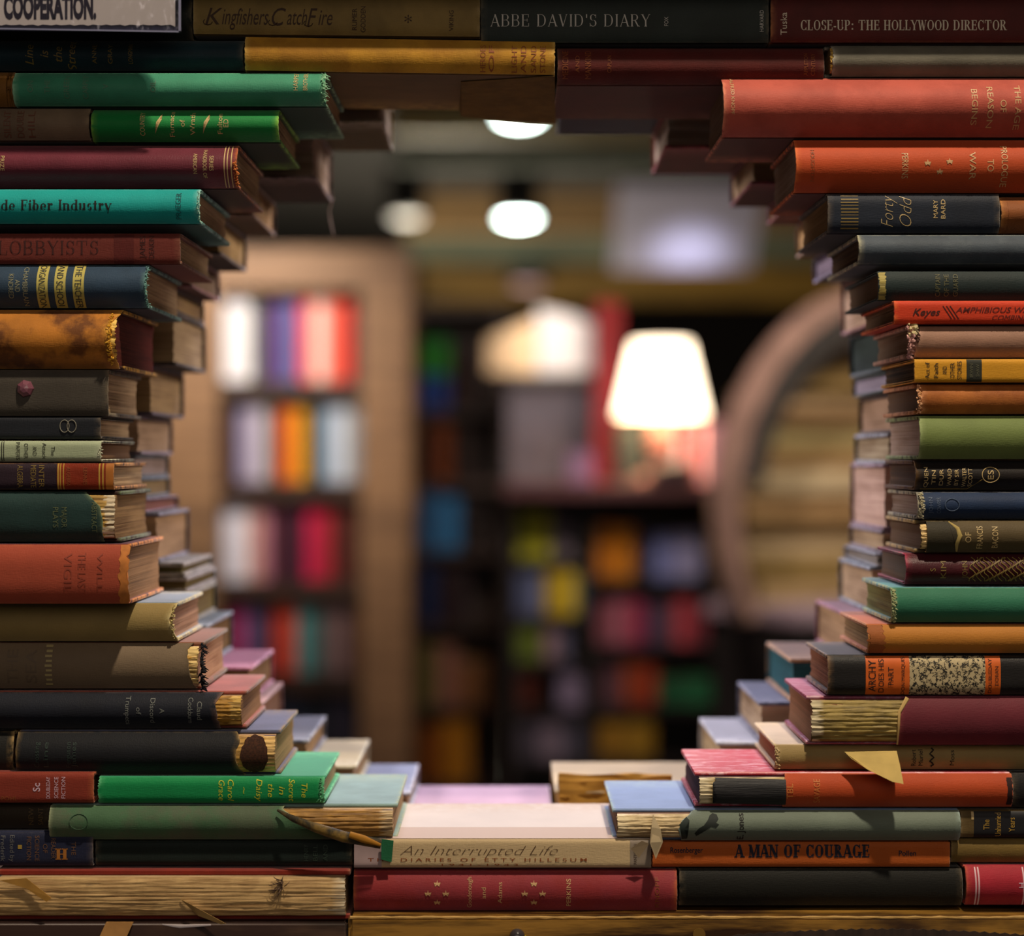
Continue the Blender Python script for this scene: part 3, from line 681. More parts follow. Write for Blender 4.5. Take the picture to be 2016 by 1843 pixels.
k = fb('trumpet', OUT + 190, 480, 1366, 1441, '161A26', 'blue black book with torn gold binding showing at right', o=6, b=8, wear='8A6A5A', board='A8584A', sr=[(0, 436), (.2, 424), (.35, 422), (1, 430)], W=118, pg='9A7450', expo=binding('B8862C', '6A4A12', 'D8B058'))
for s, x, w_ in (('Trumpets', 248, 56), ('of', 270, 14), ('Discord', 297, 48), ('A', 316, 10), ('Cockburn', 372, 50), ('Claud', 390, 36)): txt(k, s, x, 1402, 10, plain('707470', .6), -90, w_)
k = fb('blackl', OUT, 20, 1444, 1532, '1E1E1C', 'black book end with pale torn edge at the lower left border', o=8, wear='B89860', b=6)
k = fb('darby', 28, 548, 1443, 1532, '14161C', 'black book with rough brown and gold torn spine end', o=2, b=9, wear='8A7040', board='5A5E78', sr=[(0, 462), (.2, 470), (.5, 462), (.8, 466), (1, 480)], W=125, pg='A8855C', expo=binding('C89A48', '4A2A14', 'E0B870'))
for s, x in (('Crossing', 70), ('Line', 88), ('Ferguson', 132), ('James', 143)): txt(k, s, x, 1488, 10, plain('2A3A34', .6), 90, 50)
gp = []
for a_ in range(48):
    th = a_ * 2 * math.pi / 48; rr_ = 1 + .22 * mnoise.noise(Vector((math.cos(th) * 2.2, math.sin(th) * 2.2, 4))) + .1 * mnoise.noise(Vector((th * 9, 2, 1)))
    gp.append((500 + 27 * math.cos(th) * rr_, 1487 + 38 * math.sin(th) * min(1.02, rr_)))
poly_patch(k, gp, plain('4A2A18', .9, mott=.6, scale=700), 'glue_patch', .0002)
k = fb('scifi', OUT + 30, 186, 1521, 1581, '8A3424', 'small brick red book with a white two letter mark', o=-2, b=1.5, p=6, mott=.15, wear='C06A40')
txt(k, 'Sc', 73, 1549, 14, PINKW, 90, None, bold=.02)
for s, x in (('DOUBLEDAY', 96), ('SCIENCE', 112), ('FICTION', 126)): txt(k, s, x, 1550, 8, PINKW, 90, 42)
txt(k, 'POHL', 20, 1571, 9, RUST)
k = fb('daisy', 192, 640, 1530, 1583, '0A8A4C', 'emerald green book with yellow handwritten title, lower left', o=-1, b=3, p=4, wear='70C890', mott=.1, W=120, fray=2, board='2E9468')
for s, x, w_ in (('Grace', 437, 40), ('Carol', 455, 42), ('~', 482, 14), ('Daisy', 511, 44), ('the', 534, 26), ('in', 556, 16), ('Secret', 575, 44), ('The', 600, 28)): txt(k, s, x, 1556, 12, YEL, -90, w_, shear=.2)
frayed(k, 632, 1532, 1578, plain('5AA878', .8), 26, 8, 1.6, .5, side=-1)
k = fb('browndk', OUT, 95, 1584, 1636, '2E2418', 'dark brown book wedged under the small brick red book', o=4, b=3)
for s, x in (('NEW', 58), ('SAINT', 77)): txt(k, s, x, 1610, 10, plain('5A4424', .6), 90, 34)
k = fb('sage', 98, 782, 1585, 1655, '466A4A', 'long sage green book with torn spine and lifted cloth strip', o=-5, b=7, wear='A8B08A', mott=.22, board='8AA8A4', W=140, stain='5A5448', samt=.5, sr=[(0, 560), (.1, 556), (.3, 580), (.5, 612), (.75, 660), (1, 770)], expo=binding('B8883A', '5A3A14', 'DCC090'))
ring = [on_spine(k, 158 + 18 * math.cos(a * .35), 1616 + 15 * math.sin(a * .35), .0003) for a in range(19)]
mk('embossed_roundel', *tube(ring, .0003, 5), cloth('3A5A40'), k.sp)
def tw(px, py, f): return (wx(px) - k.X0 - k.hx, -f / 1000, wz(py) - k.Z0)
mk('torn_flap', *tube([tw(548, 1592, 1), tw(580, 1606, 6), (tw(625, 1622, 9)), tw(680, 1640, 9), tw(752, 1656, 6)], [.0008, .0022, .0032, .0038, .0032], 12, .7), cloth('3A3424', 'A89060', stain='A8843A', samt=.7), k.e)
o = mk('torn_flap', *tube([tw(692, 1634, 12), tw(720, 1643, 12), tw(752, 1656, 9.5)], [.0022, .0026, .001], 10, .35), plain('B87E22', .6, mott=.2), k.e); o['label'] = 'bright ochre scrap of spine lining'
flap(k, [(752, 1648, 2), (776, 1652, 1), (772, 1694, 1.5), (752, 1688, 2.5)], 0, cloth('1E6A44'), 'torn_corner')
k = fb('anthol', OUT + 100, 184, 1638, 1706, '1E2440', 'dark blue book with a gold letter block at the lower left', o=-1, b=2, p=5)
for s, x, w_ in (('Edited by', 25, 52), ('Frederik', 7, 50), ('FICTION', 58, 46), ('SCIENCE', 74, 50), ('OF', 90, 18), ('READER', 106, 40), ('THE', 146, 26)): txt(k, s, x, 1670, 9, plain('6A6A6A', .6) if x < 40 else plain('6A4A34', .6), -90, w_)
txt(k, 'H', 122, 1681, 22, plain('A86A2A', .5), 0, 24, 'serifbold'); 
for x, y in ((40, 1667),): patch(k, x - 4, x + 4, y - 4, y + 4, plain('A88A3A', .5), 'square_motif')
k = fb('blackh', 186, 694, 1656, 1706, '12201C', 'long green black book under the sage green book', o=2, b=2, p=5)
for s, x in (('HENRY', 602), ('BELL', 620), ('AND', 640)): txt(k, s, x, 1680, 9, plain('2A3A30', .6), 90, 32)
k = fb('etty', 697, 1282, 1650, 1708, 'CDB48A', 'cream paperback with handwritten title at the bottom centre', o=-3, b=1.4, p=8, paper=True, tb=.5, wear='B89878', mott=.06, rough=.55, W=140, board='D6CABE', name='paperback')
txt(k, 'An Interrupted Life', 943, 1672, 20, plain('5A4028', .7), 0, 310, shear=.45, bold=-.032)
txt(k, 'T H E   D I A R I E S   O F   E T T Y   H I L L E S U M', 940, 1691, 6.5, RUST, 0, 430, bold=.01); txt(k, '1 9 4 1 - 1 9 4 3', 945, 1701, 4.5, RUST, 0, 150)
patch(k, 698, 752, 1652, 1707, plain('B8A0A0', .35, mott=.15), 'tape_patch'); patch(k, 1240, 1281, 1652, 1707, plain('9A8C7C', .4, mott=.2), 'tape_patch')
txt(k, 'PANTHEON', 1250, 1680, 6, DKBROWN, 90, 40, eps=.0004)
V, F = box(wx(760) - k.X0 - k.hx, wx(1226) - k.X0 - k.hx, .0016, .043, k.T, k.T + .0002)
mk('darker_strip', V, F, plain('B8A290', .7), k.e, smooth=0)  # slightly darker strip over the top cover, next to the spine
k = fb('torn', -4, 690, 1711, 1810, '8A2A1C', 'long torn book with no spine and ragged brown binding, bottom left', o=-10, b=5, p=3, W=150, sr=-10, ridge=.35, expo=binding('CCA870', '9A7646', 'E0D0B0'), tb=4)
flap(k, [(8, 1726, 2), (60, 1722, 2), (110, 1760, 3), (100, 1768, 2.5), (60, 1742, 2)], 0, plain('B8883C', .8, mott=.3), 'torn_flap')
flap(k, [(360, 1764, 0), (385, 1775, 2.5), (450, 1810, 3), (440, 1812, 2), (395, 1796, 1)], 0, plain('C09A5C', .8, mott=.2), 'torn_flap')
frayed(k, 560, 1726, 1745, plain('6A5444', .9), 24, 30, 1.2, .4, name='loose_threads', side=-1)
k = fb('red', 696, 1333, 1714, 1795, '94323A', 'long crimson book with small gold stars, bottom centre', o=-4, b=6, wear='C86A3A', mott=.18, stain='8A2420', samt=.5)
def stars(BK, cx, cy, mat, r=7):
    for dx, dy in ((0, -19), (-18, 0), (17, 0), (0, 18)):
        poly_patch(BK, [(cx + dx + (r if i % 2 == 0 else r * .3) * math.sin(i * math.pi / 5), cy + dy - (r if i % 2 == 0 else r * .3) * math.cos(i * math.pi / 5)) for i in range(10)], mat, 'star_motif')
SG = plain('C8A070', .5); stars(k, 861, 1757, SG); stars(k, 1051, 1757, SG)
for s, x, w_ in (('Goodenough', 924, 60), ('and', 952, 22), ('Adams', 984, 42), ('PERKINS', 1119, 54), ('KNOPF', 1293, 60)): txt(k, s, x, 1756, 9, RUST if x > 1200 else SG, 90, w_)

# ------------------------------------------------------------------ front books, right side, top to bottom
k = fb('reason', 1422, 2120, 149, 268, 'B85444', 'large salmon red book with faint gold title, upper right', o=-7, b=15, W=132, wear='E89070', board='5A2A24', mott=.14, stain='8A3428', samt=.35, pg='8A7464')
for s, x, w_ in (('BEGINS', 1915, 70), ('REASON', 1946, 80), ('OF', 1971, 24), ('THE AGE', 2000, 86)): txt(k, s, x, 212, 12, SG, -90, w_)
txt(k, 'ALFRED KNOPF', 1441, 190, 7, SG, -90, 76)
k = fb('prolog', 1566, 2150, 270, 377, 'B8481E', 'orange red book with gold stars under the salmon book', o=-1, b=12, W=138, wear='E87838', board='5A2420', mott=.12, pg='A08C7C')
for s, x, w_ in (('TO', 1950, 24), ('WAR', 1915, 54), ('PROLOGUE', 1978, 80), ('PERKINS', 1782, 50)): txt(k, s, x, 326, 13, SG, -90, w_)
for x, y in ((1826, 321), (1869, 318), (1850, 338)): poly_patch(k, [(x + (7 if i % 2 == 0 else 2.6) * math.sin(i * math.pi / 5), y - (7 if i % 2 == 0 else 2.6) * math.cos(i * math.pi / 5)) for i in range(10)], SG, 'star_motif')
txt(k, 'HOUGHTON', 1600, 325, 8, RUST, -90, 62)
k = fb('forty', 1631, 1972, 378, 458, '1A2230', 'navy blue book with ornamental gold bands and script title', o=4, b=4, p=4, W=140, pg='8A6E48')
for i in range(11): patch(k, 1657 + (i % 2), 1692, 383 + i * 6.4, 383 + i * 6.4 + (2.4 if i % 3 else 1.2), DIMGOLD, 'gilt_band')
txt(k, 'Forty', 1748, 414, 26, PALEGOLD, 90, 62, shear=.4, bold=-.035); txt(k, 'Odd', 1784, 414, 26, PALEGOLD, 90, 60, shear=.4, bold=-.035); txt(k, 'MARY', 1844, 410, 9, PALEGOLD, 90, 36); txt(k, 'BARD', 1859, 410, 9, PALEGOLD, 90, 38)
k = fb('brownr', 1973, 2200, 383, 457, '8A4E20', 'orange brown book end at right edge beside navy book', o=2, b=10, wear='C08040')
k = fb('slate', 1690, 2200, 460, 520, '46505A', 'slate grey blue cloth book on the right stack', o=-1, b=7, wear='C8C4A0', W=140, mott=.2, stain='5A646A', pg='4A3A2C')
k = fb('dkgreen', 1728, 2200, 533, 592, '1E2C2C', 'black green book with gold flecked left spine end', o=-2, b=4, wear='3A4A48', W=138, pg='6A5440', tb=2)
patch(k, 1730, 1743, 536, 590, binding('A8984A', '3A3414', 'D8CC80'), 'gilt_end', jag=2)
for s, x in (('CAPTAIN', 1845), ('OF THE', 1862), ('GUARD', 1880)): txt(k, s, x, 562, 10, plain('5A5838', .6), 90, 44)
k = fb('amphib', 1757, 2200, 592, 639, 'C83A1A', 'bright red orange book with black italic title', o=-5, b=2, p=5, W=132, wear='F07838', mott=.08, pg='6A5038')
txt(k, 'Keyes', 1821, 615, 14, plain('3A100A', .7), 0, 54, shear=.35, bold=.02); txt(k, 'AMPHIBIOUS WARFARE AND', 2000, 611, 11, plain('5A160C', .7), 0, 244, shear=.3, bold=.01); txt(k, 'COMBINED OPERATIONS', 2040, 626, 10, plain('5A160C', .7), 0, 180, shear=.3)
for i in range(3): poly_patch(k, [(1852 + i * 7, 603), (1854 + i * 7, 603), (1872 + i * 7, 630), (1870 + i * 7, 630)], plain('3A100A', .7), 'slash_motif')
k = fb('pinktan', 1782, 2240, 641, 705, '9A7460', 'pinkish tan cloth book with a shredded left end', o=-4, b=6, W=128, wear='D8A890', mott=.18, pg='7A6450', sl=[(0, 1812), (.4, 1802), (1, 1800)], expo=plain('C09080', .8, mott=.4, scale=150))
frayed(k, 1788, 643, 706, plain('D0A098', .8), 70, 12, 2.6, 1.3); frayed(k, 1790, 638, 660, plain('D8C898', .8), 16, 16, 3.0, 1.2); frayed(k, 1800, 650, 672, plain('3A2018', .9), 8, 12, 2, 1.2)
k = fb('faith', 1796, 2200, 707, 754, 'D09422', 'mustard yellow book with small black title at right', o=-6, b=1.5, p=6, W=125, wear='E8A838', mott=.08, pg='2A2420')
for s, x, w_ in (('Act of', 1822, 32), ('Faith', 1839, 28), ('AND', 1856, 16), ('OTHER', 1871, 30), ('STORIES', 1885, 36)): txt(k, s, x, 730, 8.5, INK, 90, w_, bold=.01)
patch(k, 1899, 1929, 708, 753, plain('26281E', .7), 'spine_label'); txt(k, 'IRWIN', 1908, 730, 7, plain('5A5A44', .6), 90, 26, eps=.0004); txt(k, 'SHAW', 1920, 730, 7, plain('5A5A44', .6), 90, 24, eps=.0004)
k = fb('rust', 1800, 2200, 756, 816, 'B0682C', 'rust orange suede book with pale frayed left end', o=-4, b=5, W=122, wear='E0A070', mott=.2, stain='7A3E18', samt=.5, pg='6A5444', sl=1812, expo=plain('C88A50', .8, mott=.3))
frayed(k, 1806, 758, 814, plain('E0AC80', .8), 40, 7, 1.6, .8)
k = fb('moss', 1808, 2200, 818, 905, '6E7E44', 'moss green cloth book in the middle right stack', o=-5, b=7, W=128, wear='A0B078', mott=.14, board='3A4034', pg='B8A090', pgd='8A6E5A')
k = fb('quentin', 1803, 2200, 906, 966, '1C1614', 'black book with gold capital lettering and a round emblem', o=1, b=8, W=115, wear='6A4A20', board='4A1E20', pg='4A3A30', sag=.6)
for s, x, w_ in (('QUEN', 1824, 40), ('TIN', 1839, 28), ('DUR', 1854, 32), ('WARD', 1870, 34), ('BY SIR', 1884, 32), ('WALTER', 1899, 38), ('SCOTT', 1911, 36)): txt(k, s, x, 940, 8, PALEGOLD, 90, w_)
ring = [on_spine(k, 1951 + 17 * math.cos(a * .3), 935 + 15 * math.sin(a * .3), .0004) for a in range(22)]; mk('round_emblem', *tube(ring, .0003, 5), PALEGOLD, k.sp); txt(k, 'ES', 1951, 935, 12, PALEGOLD, 90, 18)
mk('gilt_line', *tube([on_spine(k, 1815, 963, .0004), on_spine(k, 1908, 963, .0004), on_spine(k, 1935, 944, .0004)], .00025, 5), DIMGOLD, k.sp)
k = fb('navyr', 1806, 2200, 968, 1023, '1C3050', 'navy blue book with white frayed left end and oval crest', o=-1, b=6, W=112, wear='C8C0A0', board='2A2430', pg='9A8678', mott=.2)
ring = [on_spine(k, 1874 + 14 * math.cos(a * .3), 994 + 12 * math.sin(a * .3), .0004) for a in range(22)]; mk('oval_crest', *tube(ring, .0003, 5), plain('4A5A74', .6), k.sp)
for s, x in (('JOHN', 1832), ('COWPER', 1848)): txt(k, s, x, 995, 8, plain('4A5A74', .6), 90, 32)
frayed(k, 1812, 971, 1020, plain('C0BA9C', .8), 50, 9, 1.8, 1.0)
k = fb('bacon', 1804, 2200, 1024, 1089, '5A4C30', 'brown book with yellowed torn paper strip and gold capitals', o=-3, b=6, W=118, wear='C8A860', mott=.2, board='6A5A40', pg='6A5440', sl=1824, expo=binding('C8A050', '5A3A18', 'E0C080'))
poly_patch(k, [(1824, 1027), (1866, 1027), (1880, 1034), (1884, 1052), (1878, 1072), (1884, 1087), (1824, 1087)], cloth('3A3424'), 'torn_label', .0002)
mk('torn_paper_edge', *tube([on_spine(k, 1868, 1027, .0006), on_spine(k, 1884, 1040, .0006), on_spine(k, 1888, 1055, .0006), on_spine(k, 1882, 1072, .0006), on_spine(k, 1884, 1086, .0006)], [.0004, .0012, .0016, .0012, .0006], 6, .4), plain('B09A5A', .8), k.e)
for s, x, w_ in (('OF', 1904, 20), ('FRANCIS', 1927, 44), ('BACON', 1957, 42)): txt(k, s, x, 1058, 12, PALEGOLD, 90, w_)
k = fb('gilt', 1784, 2240, 1090, 1153, '4A121C', 'maroon book with gilt ornament along its spine', o=1, b=7, W=110, wear='A82A48', board='7A2038', rough=.4, pg='6A5A50', tb=2)
for s, x in (('S', 1837), ('KIM', 1858), ('JOHN', 1900)): txt(k, s, x, 1122, 11, DIMGOLD, 90, None if len(s) < 2 else 34)
k.rnd.seed(4)
mk('gilt_ornament', *join([tube([on_spine(k, 1915 + i * 7 + 6 * math.sin(t * 1.3 + i), 1098 + t * 5.2, .0004) for t in range(10)], .0004, 5) for i in range(16)]), DIMGOLD, k.sp)
k = fb('greenr', 1752, 2240, 1156, 1226, '2E7256', 'green cloth book with pale worn head on the right stack', o=-6, b=6, W=118, wear='B8C090', mott=.12, board='5A9AA0', pg='7A7A4A', pgd='3A3420')
frayed(k, 1756, 1160, 1224, plain('A8B080', .8), 36, 6, 2.0, .6)
k = fb('ochrer', 1706, 2240, 1229, 1287, 'B8782C', 'ochre orange book with worn left end above the black book', o=-5, b=5, W=120, wear='D08A5A', mott=.1, board='B8623E', pg='A88A64', sag=.6)
patch(k, 1708, 1738, 1230, 1286, cloth('A8602E', 'E0A070'), 'worn_end', jag=5)
k = fb('archy', 1628, 2200, 1290, 1369, '1E1C1C', 'black book with an orange title label and drawn panel', o=-3, b=4, p=4, W=104, wear='8A6A4A', rough=.5, board='26262C', pg='8A6044', pgd='4A2A18')
OR = plain('D8641A', .6, mott=.12, scale=120)
patch(k, 1703, 1789, 1291, 1368, OR, 'title_label'); patch(k, 1789, 1938, 1291, 1368, scribble(), 'drawn_panel'); patch(k, 1938, 1968, 1291, 1368, OR, 'publisher_label')
for s, x, w_, h in (('ARCHY', 1715, 62, 15), ('DOES HIS', 1733, 66, 11), ('PART', 1752, 36, 11), ('DON MARQUIS', 1776, 74, 7)): txt(k, s, x, 1330, h, INK, 90, w_, eps=.0004)
for s, x, w_ in (('DOUBLEDAY', 1947, 68), ('DORAN', 1960, 38)): txt(k, s, x, 1330, 7, INK, 90, w_, eps=.0004)
k = fb('maroonr', 1588, 2240, 1371, 1468, '6A2430', 'maroon cloth book whose torn spine bares a yellow binding', o=-5, b=6, W=118, wear='9A4A4A', mott=.14, bmat=marbled('A05068', 'C8A0B0'), pg='8A6248', sl=[(0, 1786), (.3, 1770), (.6, 1768), (1, 1768)], expo=binding('A8904A', '5A4A20', 'E8D8B0'))
flap(k, [(1660, 1478, 1), (1762, 1476, 1), (1764, 1500, 9), (1766, 1533, 18), (1745, 1529, 17), (1700, 1508, 12), (1672, 1490, 4)], 0, plain('C8AC64', .8, mott=.15, scale=60))
mk('torn_edge', *tube([on_spine(k, 1786, 1374, .001), on_spine(k, 1768, 1400, .001), on_spine(k, 1766, 1430, .001), on_spine(k, 1766, 1466, .001)], [.0016, .001, .0008, .0006], 6, .5), plain('C8A86A', .8), k.e)
k = fb('tanr', 1528, 2240, 1470, 1520, '9A8250', 'olive tan book with faint black lettering under maroon book', o=6, b=4, W=120, wear='D8C090', mott=.14, board='C8B49A', pg='8A5A40')
for s, x, w_ in (('Robert', 1802, 32), ('Muriel', 1816, 32), ('Moss', 1878, 30)): txt(k, s, x, 1495, 9, INK, 90, w_)
mk('wave_motif', *tube([on_spine(k, 1838 + 4 * math.sin(t * 1.6), 1476 + t * 3.6, .0004) for t in range(11)], .0005, 5), INK, k.sp)
frayed(k, 1532, 1474, 1518, plain('C8B080', .8), 24, 7, 1.8, .6)
k = fb('redr', 1368, 1992, 1522, 1590, 'B8481E', 'orange red book with black torn patch, shaded by a paper scrap', o=-5, b=6, W=118, wear='D87848', mott=.12, bmat=marbled('B83040', 'E0B0B8'), pg='4A2A2C', pgd='2A1416', sl=[(0, 1545), (.5, 1540), (1, 1541)], expo=binding('C8B07A', '4A3A20', 'E0D0A8'))
V = []; npt = 24
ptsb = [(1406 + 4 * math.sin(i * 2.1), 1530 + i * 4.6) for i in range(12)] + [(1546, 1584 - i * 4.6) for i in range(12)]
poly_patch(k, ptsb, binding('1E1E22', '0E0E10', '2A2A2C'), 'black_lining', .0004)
for s, x, w_ in (('TBL', 1553, 30), ('SAVAGE', 1606, 46)): txt(k, s, x, 1556, 13, plain('C87838', .6), 90, w_)
patch(k, 1980, 1990, 1530, 1584, plain('2A0E0A', .8), 'dark_end', jag=1)
k = fb('blackr', 1993, 2240, 1522, 1592, '1C1A1A', 'black book at the right edge beside the orange red book', o=0, b=4)
k = fb('jade', 1206, 1889, 1594, 1656, '6E7A6C', 'long jade grey book with a dark silhouette figure', o=-6, b=7, W=130, wear='A8C0B8', mott=.12, board='8098C0', pg='7A5A44', sl=[(0, 1366), (.3, 1342), (.6, 1334), (1, 1342)], expo=binding('D8C090', '7A5E3A', 'E8D4A8'))
sil = [(1366, 1638), (1374, 1628), (1384, 1622), (1392, 1612), (1396, 1604), (1402, 1600), (1410, 1602), (1413, 1610), (1408, 1617), (1414, 1620), (1408, 1626), (1398, 1624), (1388, 1632), (1376, 1640), (1370, 1644)]
poly_patch(k, sil, plain('1C2420', .7), 'silhouette'); poly_patch(k, [(1336, 1620), (1350, 1606), (1356, 1612), (1346, 1630), (1352, 1650), (1342, 1652)], plain('26322E', .7), 'silhouette')
txt(k, 'E. Jones', 1456, 1626, 13, INK, 90, 52, bold=.01)
flap(k, [(1284, 1600, 2), (1298, 1626, 6), (1302, 1650, 8), (1288, 1683, 9), (1276, 1650, 11), (1280, 1622, 7)], 0, plain('B09E7C', .8, mott=.2))
flap(k, [(1240, 1666, 3), (1262, 1650, 4), (1276, 1656, 4), (1256, 1684, 3)], 0, plain('9A8668', .8, mott=.2))
k = fb('unhur', 1891, 2240, 1597, 1651, '6A5630', 'tan book with a black label and gold lettering, right edge', o=1, b=2, p=5)
patch(k, 1918, 2020, 1598, 1650, plain('16161A', .6), 'spine_label'); patch(k, 1913, 1918, 1599, 1614, PALEGOLD, 'gilt_fleck')
for s, x, w_ in (('The', 1942, 20), ('Unhurried', 1965, 46), ('Years', 1992, 28)): txt(k, s, x, 1624, 12, GOLD, 90, w_, eps=.0004)
k = fb('courage', 1284, 1872, 1658, 1709, 'B85A1E', 'orange book with bold black title under the jade grey book', o=1, b=1.5, p=6, wear='C86A2A', mott=.1)
txt(k, 'A MAN OF COURAGE', 1579, 1676, 25, NAVYINK, 0, 266, 'serifbold'); txt(k, 'Rosenberger', 1352, 1674, 11, NAVYINK, 0, 64, bold=.02); txt(k, 'Pollen', 1787, 1680, 10, NAVYINK, 0, 34, bold=.02)
k = fb('tanlow', 1874, 2240, 1653, 1702, '7A622E', 'dull tan book at the lower right edge above crimson book', o=3, b=3)
k = fb('blackb', 1337, 1896, 1711, 1786, '14140F', 'long plain black book at the bottom right', o=0, b=4, W=140)
k = fb('crim', 1899, 2240, 1705, 1783, 'A82434', 'crimson book with double pale lines at the bottom right corner', o=-5, b=6, wear='C85A40')
for x in (1917, 1923): patch(k, x, x + 3, 1707, 1782, plain('D8B0B8', .5), 'rule')
for x in (2011,): patch(k, x, x + 3, 1707, 1782, plain('D8B0B8', .5), 'rule')
txt(k, 'H', 2008, 1740, 12, PINKW, 90)

# the laminated sign that hangs in front of the top left books
sgn = empty('paper_sign', (wx(100), -.03, wz(-60)), 'laminated paper sign with bold black capitals hanging at the top left', 'sign')
def sy(px): return 0.0
def sheet(pts, y0, y1, mat, name):
    V = [(wx(a, -.03) - sgn.location.x, y, wz(b_, -.03) - sgn.location.z) for y in (y0, y1) for a, b_ in pts]; n = len(pts)
    F = [tuple(range(n)), tuple(range(n, 2*n))[::-1]] + [(i, (i+1) % n, n + (i+1) % n, n + i) for i in range(n)]
    return mk(name, V, F, mat, sgn, smooth=0)
sc_ = [(345, -110), (345, 53)] + [(345 - i * 9, 51.5 - 3.0 * abs(math.sin(i * 1.15)) - .006 * i) for i in range(1, 72)] + [(-300, -110)]
sheet(sc_, -.0006, -.0002, plain('F0E6CC', .8, mott=.06, scale=30), 'paper')
def sleeve():
    t = NT('clear_sleeve'); tr = t.n('ShaderNodeBsdfTransparent'); mx = t.n('ShaderNodeMixShader'); tr.inputs[0].default_value = (.86, .86, .92, 1)
    gl = t.n('ShaderNodeBsdfGlossy'); gl.inputs['Roughness'].default_value = .12; gl.inputs['Color'].default_value = (.9, .9, 1, 1)
    fr = t.n('ShaderNodeFresnel'); fr.inputs[0].default_value = 1.5
    bp = t.n('ShaderNodeBump'); bp.inputs['Strength'].default_value = .35; bp.inputs['Distance'].default_value = .004
    t.l(t.noise(t.coords(), 45, 3), bp.inputs['Height']); t.l(bp.outputs[0], gl.inputs['Normal']); t.l(bp.outputs[0], fr.inputs['Normal'])
    mx.inputs[0].default_value = .07; t.l(tr.outputs[0], mx.inputs[1]); t.l(gl.outputs[0], mx.inputs[2]); t.l(mx.outputs[0], t.out.inputs[0])
    return t.m
sheet([(357, -112), (357, 65), (200, 62), (0, 59), (-302, 58), (-302, -112)], -.0016, -.0012, sleeve(), 'plastic_sleeve')
sheet([(357, -112), (357, 65), (352.5, 65), (352.5, -112)], -.0020, -.0008, plain('7A7C98', .25, spec=.8), 'sleeve_seam')
sheet([(357, 65), (357, 62), (0, 56), (-302, 55), (-302, 58), (0, 59)], -.0020, -.0008, plain('7A7C98', .25, spec=.8), 'sleeve_seam')
sheet([(357, 52), (-302, 38), (-302, 57), (357, 63)], .0002, .0006, plain('2A2C3E', .4), 'sleeve_backing')
sb = Book(); sb.e = sgn; sb.flat = -.03; sb.fy = -.0008; sb.X0 = sgn.location.x; sb.Z0 = sgn.location.z; sb.T = 1
txt(sb, 'COOPERATION.', 99, 13, 44, plain('1C1420', .8), 0, 178, bold=.07); txt(sb, 'R', -14, 13, 44, plain('1C1420', .8), 0, 15, bold=.045)
# ------------------------------------------------------------------ second layer of books, spines towards the room behind
BG2 = 'second layer of books behind the opening'
def rb(key, x0, x1, y0, y1, c, label, pg='A88A68', o=163, W=147, **k):
    k.setdefault('b', 3); k.setdefault('p', 3.5); k.setdefault('fray', .4); k.setdefault('pgd', '6A5038')
    return book('r' + key, x0, x1, y0, y1, c, label, o=o, W=W, pg=pg, flip=True, group=BG2, name='book', **k)
LX = -420
rb('L1', LX + 560, 784, 1639, 1691, '7A84A0', 'pale lavender blue book on the pink book, lower left rear layer', wear='D0D0DC', mott=.1)
rb('L2', LX + 450, 665, 1580, 1639, 'A89A78', 'cream book in the lower left rear layer above lavender blue book', wear='D8D4BC', mott=.1)
rb('L3', LX + 350, 560, 1523, 1580, '4A5064', 'slate blue book behind the black torn book, lower left', wear='B0B4C0')
rb('L4', LX + 250, 456, 1442, 1523, '8A625C', 'brownish pink ragged book behind the torn gold binding', wear='C09A98', pg='8A6450')
rb('L5', LX + 230, 434, 1363, 1442, 'A04468', 'magenta topped book behind the grey brown fringed book', wear='C890A8', pg='8A6A48', board='8A3A5C')
rb('L6', LX + 130, 336, 1270, 1363, '2E3A40', 'dark slate book behind the tan book, left rear layer', wear='A0A8B4', pg='7A6038', board='34444A')
rb('L7b', LX + 90, 296, 1200, 1270, '5A5A44', 'olive drab book beneath a thin grey one, left rear layer', pg='7A6A3A', wear='A8A090')
rb('L7a', LX + 80, 286, 1133, 1164, '6A6254', 'thin grey olive book jutting out behind orange red book', pg='6A6038', wear='B0A69A', tb=3)
rb('L7c', LX + 92, 294, 1164, 1200, '7A7264', 'thin grey brown book just under the jutting olive one', pg='6A5A34', wear='B0A6A0', tb=3)
rb('L8', LX + 20, 230, 1023, 1133, '3A3230', 'thick book with broad tan page ends behind green book', pg='A88662', wear='8A8494')
rb('L9', LX, 204, 992, 1023, '5A3A3C', 'thin dusty mauve book above the thick tan paged one', pg='8A5A54', wear='A890A0')
rb('L10', LX, 184, 946, 992, '2A3234', 'small dark book with pale lower board, left rear layer', pg='8A7450', wear='8A94A0')
rb('L10b', LX, 182, 895, 946, '22282A', 'dark book with grey page ends beside the algebra book', pg='8A7870', wear='6A7078')
rb('L11', LX, 190, 808, 895, '241E1C', 'dark brown book with square tan page ends, mid left rear', pg='A08468', wear='8A7888')
rb('L12', LX, 217, 698, 808, '1E1A1C', 'black book with brown page ends behind charcoal book', pg='A0845C', wear='5A4A5A')
rb('L13', LX + 60, 268, 581, 698, '1C1614', 'thick black book with mottled tan page ends behind amber book', pg='A88E68', wear='4A3A34', W=152)
rb('L14', LX + 70, 266, 526, 581, '1E1816', 'dark book with brown page ends behind blue cloth book', pg='8A6E44', wear='5A4A44')
rb('L15', LX + 100, 304, 455, 526, '4A1C1C', 'dark red book behind brick red book, left rear layer', pg='7A6450', wear='A87878')
rb('L16', LX + 170, 368, 369, 455, '2A2220', 'dark book with bright tan page ends behind turquoise book', pg='B09060', wear='8A7A74')
rb('L17', LX + 240, 438, 287, 369, '4A341C', 'brown book behind the plum leather book', pg='B8946A', wear='A88A78')
